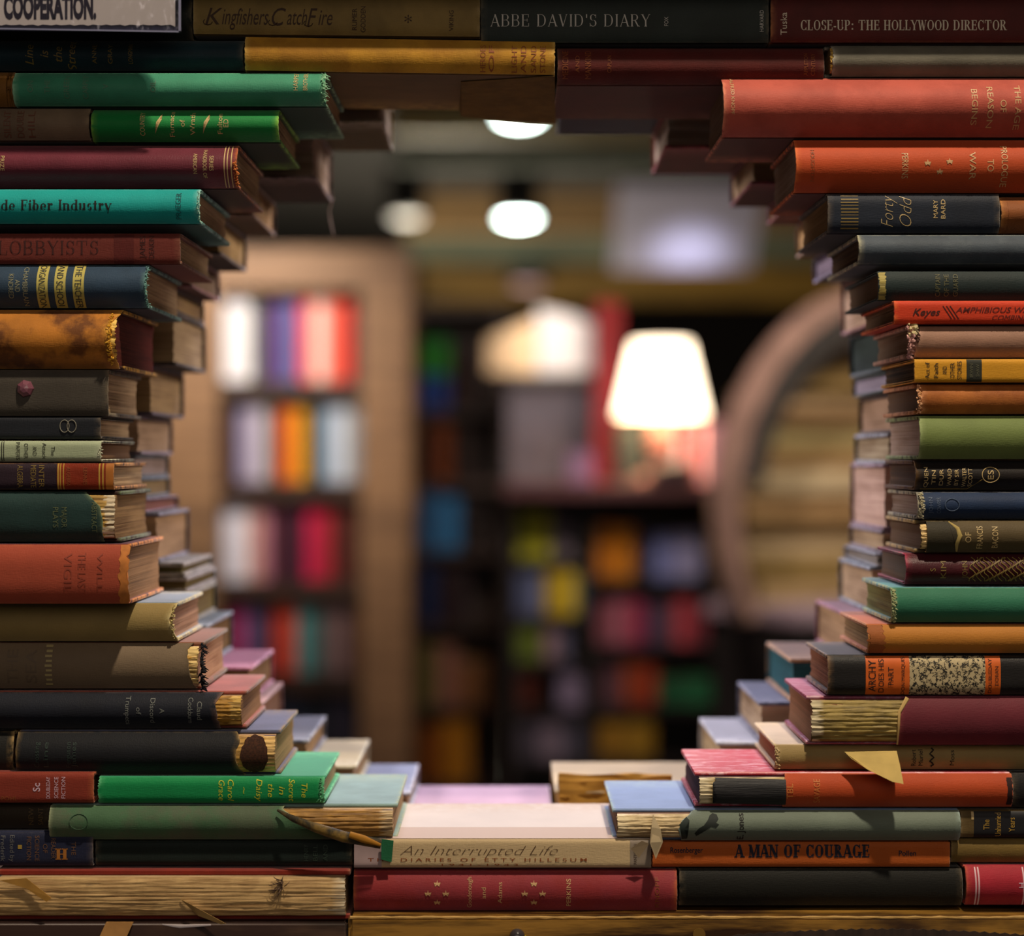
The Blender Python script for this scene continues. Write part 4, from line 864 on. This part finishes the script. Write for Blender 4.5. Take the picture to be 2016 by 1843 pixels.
k = rb('L18', LX + 370, 575, 164, 287, '3A2420', 'dark brown book with a hanging white thread', pg='B09A88', wear='A89088', board='342420')
th = mk('thread', *tube([(k.hx - .002 - k.hx * 2 + .0, .02, .002), (-k.hx + .0015, .016, -.008), (-k.hx + .0005, .014, -.016), (-k.hx - .001, .014, -.023), (-k.hx - .002, .013, -.028)], [.0006, .0005, .0006, .0005, .0003], 6), plain('B8A49C', .9), k.e); th['label'] = 'pale thread hanging down'
rb('L19', LX + 520, 722, 60, 164, '6A5C30', 'olive brown book behind the golden book, left of centre', pg='B0A090', wear='C8BCA8', board='5A4E28')
rb('C2', 1116, 1343, 40, 123, '2A3048', 'navy book behind the maroon book, top centre rear', pg='C0B8B0', wear='6A7080', board='2A3048')
rb('C3', 1345, 1800, 60, 125, '5A2A24', 'brown red book above the crimson one, upper right rear')
rb('R1', 1345, 1850, 125, 220, '7A2424', 'crimson book with pale page ends behind salmon book', pg='C8B4A4', wear='B05A60', board='5A1C1C')
rb('R2', 1534, 1950, 220, 299, '5A1E24', 'dark red book with tan page ends behind orange red book', pg='B09474', wear='8A4450', board='4A1A1C')
rb('R3', 1622, 2050, 299, 342, '6A2A30', 'thin maroon book protruding below the orange red star book', pg='8A6A50', wear='B07078', board='6A2A2A')
rb('R4', 1693, 2100, 342, 422, '6A5834', 'tan book behind the navy gold banded book', pg='C09A6A', wear='B08A78', board='6A5A38')
rb('R5', 1734, 2140, 422, 483, '1E1A26', 'black book with lavender grey page ends behind slate book', pg='8A7C90', pgd='5A5060', wear='9A90B0')
rb('R6', 1801, 2200, 483, 609, '3A1C1C', 'dark red book with pale page ends behind the bright red one', pg='B89A84', wear='A07070', board='5A2228')
rb('R7', 1822, 2200, 609, 710, '1E2C28', 'dark green book upright cover behind pinkish tan book', pg='2A3632', pgd='18201E', wear='4A5A60')
rb('R8', 1829, 2200, 710, 757, '1E302C', 'dark green book with a lavender page strip, right rear', pg='9A90A0', pgd='6A6070', wear='4A5A5A')
rb('R9', 1844, 2200, 757, 847, '2E1E18', 'brown book with tan page ends behind rust orange book', pg='A0826A', wear='4A342C')
rb('R10', 1833, 2200, 847, 915, '3A3A3C', 'grey book with pale page ends behind moss green book', pg='A8987C', wear='A0A4B0')
rb('R11', 1824, 2200, 915, 1062, '3A241E', 'thick book with pink tinted page ends, middle right rear', pg='C8A898', pgd='9A7A6A', wear='9A8090', board='5A4048')
rb('R12', 1821, 2200, 1062, 1113, '3A2E30', 'small dark book below the thick pink paged one', pg='B0987A', wear='9A8A9A')
rb('R13', 1808, 2200, 1113, 1142, '6A6C74', 'thin light grey book, right rear layer', pg='8A8480', wear='C0C4D0')
rb('R14', 1795, 2200, 1142, 1243, '22343A', 'dark teal edged book with cream page ends behind green book', pg='B89E80', wear='A0A8B8')
rb('R15', 1740, 2150, 1243, 1345, '6A3A50', 'plum topped book behind the ochre orange book', pg='B0906E', wear='B88098', board='6A3A4C')
rb('R16', 1621, 2050, 1345, 1440, '2A6A78', 'teal book with brown top behind the black labelled book', pg='2A5A64', pgd='1A3A44', wear='C89A70', board='6A4838')
rb('R17', 1551, 1980, 1440, 1528, '3A4058', 'navy topped book with cream page ends, lower right rear', pg='B8A084', wear='8A8CA0', board='40486A')
rb('R18', 1459, 1880, 1528, 1632, '9A9CA8', 'light grey book in the lower right rear layer', pg='B09C7C', wear='C8CCD8', mott=.1)
k = rb('R19', 1102, 1740, 1632, 1795, 'B09C7A', 'cream topped book with crumpled brown page edges, lower centre right', pg='A87E3C', pgd='5A3E14', wear='C8B898', mott=.1, o=158)
rows = []
for i in range(40):
    r_ = []
    for j in range(30):
        x = k.hx - .004 - (2 * k.hx - .008) * i / 39 ; z = k.tb + (k.T - 2 * k.tb) * j / 29
        r_.append((x, k.W - .001 + .004 * mnoise.noise(Vector((x * 22, z * 260, 3))) + .0022 * mnoise.noise(Vector((x * 80, z * 500, 9))), z))
    rows.append(r_)
V, F = skin(rows, closed_u=False); o = mk('crumpled_pages', V, F, pages('B88A3E', '5A3A12', fine=300), k.e); o['label'] = 'wavy brown crumpled page edges'
rows = []
for i in range(30):
    u = i / 29; x = k.hx - .003 - u * .085; r_ = []
    for j in range(26):
        t = j / 25; z0 = k.T * .25
        if t < .7: y, z = k.W + .001, z0 + (k.T * .75 + .012) * t / .7
        else: q_ = (t - .7) / .3; y, z = k.W + .001 - .034 * q_, k.T + .012 * (1 - q_ ** 2)
        w_ = mnoise.noise(Vector((x * 30, t * 14, 7))); w2 = mnoise.noise(Vector((x * 120, t * 40, 2)))
        r_.append((x, y + .005 * w_ + .002 * w2, z + (.003 * w_ if t > .5 else 0)))
    rows.append(r_)
V, F = skin(rows, closed_u=False); mk('crumpled_pages', V, F, pages('B88A3E', '5A3A12', fine=300), k.e)
k = rb('P1', 470, 1098, 1691, 1795, '9A7A94', 'dusty pink lavender book lying behind the cream paperback', wear='D8C8D8', mott=.12, stain='C8B8C4', samt=.4, board='B494AC')
# ------------------------------------------------------------------ the shop behind the opening
def bx_(px0, px1, py0, py1, Y, Y1): return box(wx(px0, Y), wx(px1, Y), Y, Y1, wz(py1, Y), wz(py0, Y))
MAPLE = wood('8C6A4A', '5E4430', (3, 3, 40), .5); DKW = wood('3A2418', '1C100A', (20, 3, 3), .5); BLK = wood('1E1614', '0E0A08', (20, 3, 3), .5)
YS = 4.6
bc = empty('bookcase', (wx(570, YS), YS, 0), 'tall maple bookcase seen through the left of the opening', 'bookcase')
def bpart(root, name, parts, mat, sm=0):
    V, F = join(parts); p = root.location
    o = mk(name, [(a - p.x, b_ - p.y, c - p.z) for a, b_, c in V], F, mat, root, smooth=sm); return o
zt = wz(490, YS)
bpart(bc, 'side_panel', [box(wx(300, YS), wx(432, YS), YS - .02, YS + .38, 0, zt)], MAPLE)
bpart(bc, 'side_panel', [box(wx(712, YS), wx(806, YS), YS - .02, YS + .38, 0, zt)], MAPLE)
bpart(bc, 'header', [box(wx(432, YS), wx(712, YS), YS - .015, YS + .38, wz(569, YS), zt)], MAPLE)
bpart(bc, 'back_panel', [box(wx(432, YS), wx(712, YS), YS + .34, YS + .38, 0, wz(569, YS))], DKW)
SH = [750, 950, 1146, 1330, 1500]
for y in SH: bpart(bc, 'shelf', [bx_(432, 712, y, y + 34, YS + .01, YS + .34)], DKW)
def upright(px0, px1, py0, py1, Y, c, label, grp, dep=.17, Yr=0.0, top=None, face=False):
    """a book standing on a shelf: rounded spine towards the aisle"""
    Yr = Yr or Y; x0, x1 = wx(px0, Yr) + .0006, wx(px1, Yr) - .0006; z0, z1 = wz(py1, Yr) + .0005, wz(py0, Yr); hw = (x1 - x0) / 2; H = z1 - z0
    e = empty('book', ((x0 + x1) / 2, Y, z0), label, 'book', grp)
    m = cloth(c, 'B8A890', .4, .1)
    n = 8; ring = [(hw * math.cos(math.pi * (1 + i / n)), (0 if face else .006) + (.003 if face else min(.010, hw * .35)) * math.sin(math.pi * (1 + i / n)) + .004) for i in range(n + 1)]
    prof = ring + [(hw, dep), (hw - .003, dep), (hw - .003, .016), (-hw + .003, .016), (-hw + .003, dep), (-hw, dep)]
    if hw < .006: prof = ring + [(hw, dep), (-hw, dep)]
    rows = [[(x, y, z) for x, y in prof] for z in (0, H * .3, H * .7, H)]
    V, F = skin(rows, caps=False); nn = len(prof)
    if len(prof) > len(ring) + 2:
        for b0 in (0, 3 * nn):
            F += [tuple(b0 + i for i in range(n + 1)) + (b0 + n + 4, b0 + n + 3) if False else tuple(b0 + i for i in list(range(n + 1)) + [n + 3, n + 4]), (b0 + n, b0 + n + 1, b0 + n + 2, b0 + n + 3), (b0 + n + 4, b0 + n + 5, b0 + n + 6, b0)]
    else: F += [tuple(range(nn)), tuple(3 * nn + i for i in range(nn))]
    mk('cover', V, F, m, e)
    if hw >= .006: mk('page_block', *box(-hw + .0032, hw - .0032, .0165, dep - .005, .004, H - .004), pages('B8A484', '8A7454'), e, smooth=0)
    if top:
        yb, ct = top; zb = wz(yb, Yr) - z0
        rows = [[(x * 1.02, y - .0008, z) for x, y in ring] for z in (zb, H - .002)]
        V, F = skin(rows, closed_u=False); mk('jacket_band', V, F, cloth(ct, 'B8A890', .4, .1), e)
    return e
ROWS = [
 (575, 749, 'top shelf of the maple bookcase', [(434, 460, 572, 'F2F2F8', 'bright white book at the left end'), (460, 489, 566, 'E8EAF6', 'white book second from left'), (490, 508, 590, '6A6A3A', 'olive book right of the white pair'), (508, 530, 600, '3A2E70', 'indigo book left of the mauve one'), (531, 556, 590, '6A4A80', 'mauve book in the middle'), (557, 585, 590, '5A6AA8', 'periwinkle blue book left of the red ones'), (586, 610, 580, 'F04A36', 'coral red book left of the pale one'), (611, 640, 566, 'F8D8D0', 'red book painted pale rose white where overlit'), (641, 668, 570, 'F06A54', 'light salmon book right of the pale one'), (669, 690, 580, 'D83A30', 'scarlet book near the right end'), (692, 710, 600, '5A2A34', 'dark wine book at the right end')]),  # pale rose colour stands for the overlit middle of the red books
 (775, 949, 'second shelf of the maple bookcase', [(436, 462, 800, '3A2024', 'dark maroon book at the left end'), (464, 492, 782, '9A94B4', 'lavender grey book near the left end'), (493, 520, 778, 'C0B8C8', 'pale lilac book right of lavender one'), (522, 542, 790, '5A5A44', 'olive drab book'), (543, 572, 800, 'D8581A', 'orange and yellow book'), (573, 600, 805, 'E0A020', 'amber yellow book'), (602, 628, 790, '24382A', 'dark green book in the middle right'), (630, 656, 772, '9AB0CC', 'light blue book left of the grey white'), (657, 684, 776, 'C8D0DC', 'grey white book near the right end'), (685, 708, 790, '8A9098', 'steel grey book at the right end')]),
 (965, 1145, 'third shelf of the maple bookcase', [(434, 458, 968, 'DCDCEC', 'white book at the left end'), (459, 482, 968, 'E6E4F2', 'white book second from left'), (484, 506, 985, 'C89A8A', 'peach pink book'), (507, 526, 990, 'B87A90', 'rose pink book'), (528, 560, 985, '4A1E2C', 'dark wine book left of purple one'), (561, 595, 990, '3A1C30', 'dark purple book'), (597, 622, 970, 'C81E50', 'crimson pink book'), (623, 648, 972, 'B0283A', 'crimson red book'), (650, 680, 985, '5A2420', 'dark brick book'), (682, 708, 990, '4A2A22', 'brown book at the right end')]),
 (1165, 1329, 'fourth shelf of the maple bookcase', [(436, 455, 1180, '8A1E40', 'dark rose book at the left end'), (456, 478, 1185, 'B83A80', 'magenta book near the left end'), (479, 504, 1185, '6A5A84', 'violet grey book'), (505, 530, 1180, '3A2E54', 'dark violet book'), (532, 555, 1172, 'C8481E', 'orange book left of the scarlet one'), (556, 578, 1176, 'D04038', 'scarlet book left of teal'), (580, 604, 1166, '5A9494', 'pale teal book'), (605, 626, 1168, '3A7074', 'deep teal book'), (628, 652, 1180, '6A5450', 'taupe book right of teal'), (653, 678, 1180, '7A6468', 'dusty taupe book'), (680, 706, 1190, '5A3A2C', 'brown book at the right end')]),
 (1350, 1499, 'lowest shelf of the maple bookcase', [(500, 540, 1372, '24242E', 'black blue book at the left'), (542, 590, 1366, '2E3448', 'dark navy book'), (592, 640, 1376, '20242E', 'black book right of the navy one'), (642, 700, 1370, '2E2A38', 'dark violet black book at the right end')]),
]
for yt, yb, where, items in ROWS:
    for a, b2, t, c, d in items:
        tp = None
        if c == 'D8581A': tp = None
        upright(a, b2, max(t, {575: 573, 775: 788, 965: 988, 1165: 1184, 1350: 1368}[yt]), yb, YS + .05, c, d + ', ' + where, 'books on the ' + where, Yr=YS)

# dark bookcase in the middle
YM = 5.4
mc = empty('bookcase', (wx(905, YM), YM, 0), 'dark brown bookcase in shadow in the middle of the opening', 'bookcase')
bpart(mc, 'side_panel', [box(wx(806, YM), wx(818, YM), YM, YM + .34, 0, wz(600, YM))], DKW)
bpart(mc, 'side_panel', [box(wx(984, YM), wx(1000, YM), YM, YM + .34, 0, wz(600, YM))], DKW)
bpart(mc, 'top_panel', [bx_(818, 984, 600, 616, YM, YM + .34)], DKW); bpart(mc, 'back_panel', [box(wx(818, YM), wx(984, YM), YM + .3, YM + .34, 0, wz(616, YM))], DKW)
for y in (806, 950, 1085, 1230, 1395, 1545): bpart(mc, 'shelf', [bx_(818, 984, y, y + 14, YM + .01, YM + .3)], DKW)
MG = 'books on the dark middle bookcase'
for a, b2, t, yb, c, d, tp in [
  (822, 850, 660, 805, '1E50A8', 'blue and green book', (735, '2E9A2C')), (851, 884, 662, 805, '2A48A0', 'blue book with green upper half', (738, '2EA030')), (886, 920, 680, 805, '3A2420', 'dark brown book right of the blue and green ones', None), (922, 980, 690, 805, '2A1C18', 'wide dark book at the right of top row', None),
  (824, 852, 830, 949, '3A1A14', 'dark red brown book', None), (853, 888, 830, 949, '8A4418', 'rust orange book', None), (890, 940, 840, 949, '2E1E1A', 'black brown book right of rust one', None),
  (822, 860, 962, 1084, '3A6A9C', 'steel blue book', None), (861, 904, 975, 1084, '3E86C0', 'sky blue book', None), (906, 950, 980, 1084, '2A201E', 'dark book right of sky blue one', None),
  (824, 860, 1110, 1229, '1C2E5A', 'dark blue book below the sky blue one', None), (862, 920, 1120, 1229, '2E1E22', 'dark wine book right of dark blue', None),
  (822, 858, 1270, 1394, '6A6434', 'olive book in fifth row', None), (859, 900, 1272, 1394, '9A6A5A', 'dusty pink brown book', None), (902, 960, 1300, 1394, '8A5C38', 'tan brown book in the fifth row', None),
  (824, 870, 1430, 1544, '8A4A14', 'burnt orange book in the bottom row', None), (871, 926, 1416, 1544, 'B87A1C', 'golden book in the bottom row', None)]:
    upright(a, b2, t + 3, yb, YM + .04, c, d + ' on the dark middle bookcase', MG, top=tp, Yr=YM)

# low dark bookcase with the lamp
YL = 4.5
lc = empty('bookcase', (wx(1210, YL), YL, 0), 'low black bookcase with a lit lamp on top', 'bookcase')
bpart(lc, 'top_panel', [bx_(992, 1432, 952, 976, YL - .16, YL + .36)], wood('5A3034', '2E1416', (3, 20, 20)))
for a, b2 in ((1000, 1014), (1152, 1166), (1412, 1426)): bpart(lc, 'side_panel', [box(wx(a, YL), wx(b2, YL), YL, YL + .34, 0, wz(976, YL))], BLK)
bpart(lc, 'back_panel', [box(wx(1014, YL), wx(1412, YL), YL + .3, YL + .34, 0, wz(976, YL))], BLK)
for y in (1102, 1214, 1304, 1398, 1500): bpart(lc, 'shelf', [bx_(1014, 1152, y, y + 10, YL + .01, YL + .3)], BLK)
for y in (1142, 1272, 1392, 1496): bpart(lc, 'shelf', [bx_(1166, 1412, y, y + 12, YL + .01, YL + .3)], BLK)
LG = 'books on the low black bookcase'
for a, b2, t, yb, c, d in [
  (1018, 1050, 1000, 1101, '9A9A20', 'yellow green book at the left of its top row'), (1051, 1084, 1002, 1101, 'B0AC30', 'lime yellow book beside the yellow green one'), (1088, 1128, 1010, 1101, '6A606A', 'grey book right of the lime ones'),
  (1016, 1044, 1122, 1213, '4A5478', 'slate blue book second row'), (1045, 1070, 1124, 1213, '6A7090', 'grey blue book second row'), (1074, 1104, 1118, 1213, 'B89A1E', 'gold yellow book second row'), (1105, 1138, 1118, 1213, 'D8BC38', 'bright yellow book second row'), (1139, 1151, 1130, 1213, '2A5A74', 'thin teal blue book second row'),
  (1016, 1066, 1232, 1303, '5A6A24', 'moss green book third row'), (1070, 1098, 1234, 1303, '9A7A80', 'pinkish grey book third row'), (1099, 1122, 1236, 1303, '6A6A84', 'blue grey book third row'),
  (1018, 1060, 1320, 1397, '4A1E14', 'dark red book fourth row'), (1100, 1148, 1312, 1397, '8A7C98', 'grey lilac book fourth row'),
  (1018, 1060, 1420, 1499, '4A4450', 'grey book fifth row'), (1061, 1110, 1416, 1499, '7A6C7C', 'lilac grey book fifth row'), (1112, 1150, 1424, 1499, '4A4858', 'dark slate book fifth row'),
  (1174, 1210, 1030, 1141, 'C8781A', 'orange book beside the blue lavender ones'), (1211, 1250, 1034, 1141, 'D8881E', 'bright orange amber book'), (1254, 1284, 1030, 1141, '2A2438', 'black violet book right of orange'), (1286, 1330, 1052, 1141, '7C86C0', 'periwinkle book right cell'), (1331, 1384, 1048, 1141, '9A9AC4', 'pale lavender blue book right cell'),
  (1176, 1204, 1186, 1271, '8A4A58', 'dusty rose book right second row'), (1205, 1236, 1182, 1271, 'B0687A', 'rose pink book right second row'), (1237, 1270, 1182, 1271, 'A83A58', 'raspberry book right second row'), (1271, 1300, 1188, 1271, '4A3A5A', 'violet book right second row'), (1301, 1330, 1190, 1271, '6A4A5A', 'mauve book right second row'), (1331, 1366, 1180, 1271, 'B84450', 'coral rose book right second row'), (1367, 1396, 1186, 1271, '7A3440', 'dark rose book right second row'),
  (1186, 1226, 1314, 1391, '5A3A44', 'dull mauve book right third row'), (1227, 1262, 1310, 1391, '9A4424', 'brick orange book right third row'), (1263, 1296, 1312, 1391, 'A0381E', 'red orange book right third row'), (1300, 1350, 1336, 1391, '1E5A3A', 'dark green book right third row'), (1351, 1404, 1334, 1391, '266A44', 'green book right third row'),
  (1180, 1234, 1424, 1495, '8A641C', 'ochre brown book right lowest row'), (1235, 1290, 1420, 1495, 'A07A24', 'dull gold book right lowest row')]:
    upright(a, b2, t + 3, yb, YL + .04, c, d + ', low black bookcase', LG, Yr=YL)

# table lamp
tl = empty('table_lamp', (wx(1303, YL + .1), YL + .13, wz(952, YL) + .001), 'table lamp with a glowing white conical shade on low bookcase', 'lamp')
q = S * (D + YL + .1) / D; zb = wz(952, YL)
def hz(py): return wz(py, YL + .1) - zb
sh = mk('lamp_shade', *lathe([(89 * q, hz(818)), (56 * q, hz(676)), (53 * q, hz(676)), (86 * q, hz(818))], 40), plain('FFF0DC', .8, emit='FFE6C4', es=4.5), tl); sh.data.polygons.foreach_set('use_smooth', [True] * len(sh.data.polygons))
mk('lamp_stem', *lathe([(0, 0), (58 * q, 0), (60 * q, .012), (30 * q, .03), (14 * q, .06), (20 * q, hz(900)), (28 * q, hz(870)), (20 * q, hz(845)), (8 * q, hz(826)), (7 * q, hz(740)), (0, hz(740))], 28), plain('9A6A62', .4, mott=.2), tl)
bulb = mk('bulb', *lathe([(0, hz(785)), (14 * q, hz(775)), (22 * q, hz(755)), (16 * q, hz(738)), (6 * q, hz(730)), (0, hz(730))], 16), plain('FFFFFF', .5, emit='FFE0B0', es=18), tl)
lamp('lamp_bulb_light', 'POINT', (wx(1303, YL + .1), YL + .13, wz(850, YL)), (0, 0, 0), 5, (1, .82, .6), .05)

# things standing round the lamp
def panel(name, px0, px1, py0, py1, Y, mat, label, cat, th=.03, b=.004):
    x0, x1 = wx(px0, Y), wx(px1, Y); z0, z1 = wz(py1, Y), wz(py0, Y)
    o = mk(name, *box(-(x1 - x0) / 2, (x1 - x0) / 2, 0, th, 0, z1 - z0), mat); bev(o, b); o.location = ((x0 + x1) / 2, Y, z0)
    return tag(o, label, cat)
panel('crimson_banner', 1168, 1222, 592, 952, YL + .3, cloth('7A1A24', '7A1A24', .6, .15), 'narrow crimson cloth panel left of the table lamp', 'banner')
panel('book', 1340, 1384, 826, 951, YL + .235, cloth('6E0E14', '802020', .4, .1), 'deep red book standing right of the lamp stem', 'book', .11)
panel('book', 1385, 1428, 832, 951, YL + .02, cloth('D8A0B0', 'E0C0C8', .4, .05), 'pale pink book standing at the right end of the low bookcase', 'book', .11)
panel('book', 1216, 1268, 828, 951, YL + .235, cloth('26302C', '3A4440', .5, .1), 'dark green grey book standing left of the lamp stem', 'book', .11)
pb = panel('book', 1120, 1166, 890, 951, YL + .06, cloth('9A7AA0', 'B8A0B8', .4, .05), 'small lilac book left of the lamp beside the crimson panel', 'book', .1)
hat = mk('black_bowl', *lathe([(0, 0), (.05, 0), (.07, .012), (.075, .03), (.06, .05), (.03, .062), (0, .064)], 28), plain('1A1820', .6)); hat.location = (wx(1320, YL), YL - .0 + .03, wz(975, YL) + .0085 * 4); hat.location.z = wz(952, YL); hat.location.y = YL - .07
tag(hat, 'low black domed bowl in front of the lamp', 'bowl')
# display rack with a big open cream book above grey boards
YD = 4.9
dr = empty('display_rack', (wx(1080, YD), YD, 0), 'grey violet display rack left of the crimson panel', 'rack')
bpart(dr, 'back_board', [bx_(1000, 1190, 740, 960, YD, YD + .03)], plain('6A6470', .8, mott=.35, scale=9))
bpart(dr, 'ledge', [bx_(1000, 1190, 735, 748, YD - .05, YD + .03)], plain('5A5450', .7))
for a in (1006, 1176): bpart(dr, 'post', [box(wx(a, YD), wx(a + 10, YD), YD + .03, YD + .06, 0, wz(700, YD))], plain('3A3230', .7))
ob = empty('open_book', (wx(1060, YD), YD - .01, wz(735, YD)), 'large open cream book standing on the grey display rack', 'book')
def leaf(px0, px1, y0, ytop0, ytop1, mat, nm, rz):
    W_ = (px1 - px0) * S * (D + YD) / D; n = 10; rows = []
    for t in (0, .012):
        pass
    V = []
    for i in range(n + 1):
        u = i / n; x = wx(px0, YD) + W_ * u - ob.location.x; bow = .03 * math.sin(u * math.pi)
        for (zz, th) in ((0, 0), (wz(ytop0 + (ytop1 - ytop0) * u, YD) - ob.location.z, 0), (wz(ytop0 + (ytop1 - ytop0) * u, YD) - ob.location.z, .014), (0, .014)):
            V.append((x, -bow + th, zz))
    rows = [V[i*4:(i+1)*4] for i in range(n + 1)]
    Vv, F = skin(rows); mk(nm, Vv, F, mat, ob, smooth=50)
leaf(958, 1056, 760, 668, 628, plain('E8C8A0', .7), 'page', 0); leaf(1058, 1172, 735, 606, 634, plain('EEEAEC', .7), 'page', 0)
lamp('rack_light', 'SPOT', (wx(1070, YD), YD - .9, 2.5), (wx(1060, YD), YD, wz(680, YD)), 75, (1, .92, .82), .08, cone=15, blend=.8)

# ceiling lights
def downlight(px, py, z, dia, es, label, colr='E8FFF4'):
    dist = (z - ZC) * FPX / (HY - py); Y = dist - D; r = dia / 2
    e = empty('ceiling_light', (wx(px, Y), Y, z), label, 'ceiling light', 'ceiling lights')
    mk('housing', *lathe([(r * 1.05, 0), (r * 1.25, .01), (r * 1.2, 2.62 - z), (0, 2.62 - z), (0, .03), (r * 1.05, .03)], 32), plain('3A3A38', .5), e)
    mk('diffuser', *lathe([(0, -.02), (r * .6, -.016), (r, -.002), (r, .02), (0, .02)], 32), plain('FFFFFF', .5, emit=colr, es=es), e)
downlight(1022, 232, 2.50, .15, 22, 'round lit ceiling light just below the golden book, nearest')
downlight(1020, 430, 2.40, .17, 26, 'bright round ceiling light at the centre of the opening')
downlight(800, 428, 2.40, .15, 1.6, 'dim round ceiling light left of the bright one', 'C8C0B0')
downlight(1038, 560, 2.36, .20, .9, 'dim pinkish ceiling light far back under the bright one', 'D09AA0')
fx = empty('ceiling_panel', (.78, 7.7, 2.27), 'pale lavender lit ceiling panel at the upper right of the opening', 'ceiling panel')
mk('panel', *box(-.32, .32, -.3, .3, 0, .02), plain('B4B0CC', .7), fx, smooth=0); bpy.data.objects[fx.children[0].name].rotation_euler.x = R(-32)
for sx in (-.2, .2): mk('hanger', *box(sx - .01, sx + .01, -.01, .01, .05, 2.62 - 2.27), plain('2A2828', .6), fx, smooth=0)

# the arched book tunnel at the right
YA = 4.0
arch_c = Vector((wx(1785, YA), YA, wz(1000, YA))); yawA = R(30)
ra = empty('arch', arch_c, 'curved wooden rim of a round book tunnel at the right', 'arch', rz=yawA)
q = S * (D + YA) / D
def ringband(r0, r1, y0, y1, mat, name, a0=60, a1=208, n=60):
    rows = []
    for i in range(n + 1):
        a = R(a0 + (a1 - a0) * i / n); c, s = math.cos(a), math.sin(a)
        rows.append([(r0 * c, y0, r0 * s), (r1 * c, y0, r1 * s), (r1 * c, y1, r1 * s), (r0 * c, y1, r0 * s)])
    V, F = skin(rows); return mk(name, V, F, mat, ra, smooth=40)
R1 = 445 * q
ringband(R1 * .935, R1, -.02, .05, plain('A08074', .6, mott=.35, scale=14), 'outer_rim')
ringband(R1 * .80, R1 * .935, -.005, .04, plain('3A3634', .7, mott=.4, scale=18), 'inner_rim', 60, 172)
TG = 'books lining the round book tunnel'
cols = [('A89068', 'tan'), ('8A7440', 'olive tan'), ('C8B088', 'cream'), ('6A5434', 'dark tan'), ('B89468', 'light brown'), ('D0BC98', 'pale cream'), ('9A7A50', 'brown'), ('B0A070', 'yellowish'), ('8A6A48', 'umber'), ('C8AA84', 'sand'), ('A08454', 'khaki'), ('7A5E3C', 'chestnut'), ('B8946A', 'buff'), ('94784E', 'drab'), ('A0785A', 'clay')]
rr = random.Random(5); zc = R1 * .76; i = 0
tz = -R1 * .42
order = ['lowest', 'second from bottom', 'third from bottom', 'fourth from bottom', 'fifth from bottom', 'sixth from bottom', 'seventh from bottom', 'eighth from bottom', 'ninth from bottom', 'tenth from bottom', 'eleventh from bottom', 'twelfth from bottom', 'thirteenth from bottom', 'fourteenth from bottom', 'topmost']
while tz < R1 * .74 and i < 15:
    h = rr.uniform(.045, .066); zz = tz + h / 2
    half = math.sqrt(max(.01, (R1 * .86) ** 2 - zz * zz)); xin = min(-half + .11, -.10) if half > .14 else -.10
    c, nm = cols[i % len(cols)]
    e = empty('book', (0, 0, 0), '%s book lying in the round tunnel, %s of its stack' % (nm, order[i]), 'book', TG)
    rot = Matrix.Rotation(yawA, 4, 'Z'); p = arch_c + rot @ Vector((xin, .16 + rr.uniform(-.02, .02), tz)); e.location = p; e.rotation_euler.z = yawA
    Lb = max(.2, min(.62, half * 1.1)) 
    mk('cover_board', *box(0, Lb, 0, .17, h - .004, h - .0005), cloth(c, 'B8A890', .6, .2), e, smooth=0)
    mk('cover_board', *box(0, Lb, 0, .17, .0005, .004), cloth(c, 'B8A890', .6, .2), e, smooth=0)
    mk('page_block', *box(.004, Lb - .004, .003, .165, .004, h - .004), pages(c, '6A5030', fine=200), e, smooth=0)
    tz += h; i += 1
led = mk('tunnel_ledge', *box(-.30, .42, -.1, .32, -.04, 0), plain('A08C98', .6, mott=.2)); bev(led, .006); led.rotation_euler.z = yawA; led.location = arch_c + Matrix.Rotation(yawA, 4, 'Z') @ Vector((-.12, .02, -R1 * .42))
tag(led, 'grey lilac ledge under the books of the round tunnel', 'ledge')
bs = mk('low_cabinet', *box(-.28, .40, -.08, .30, 0, led.location.z - .04), plain('1A1414', .8)); bs.rotation_euler.z = yawA; bs.location = (led.location.x, led.location.y, 0)
tag(bs, 'dark base cabinet under the grey lilac ledge', 'cabinet')
flush_text()
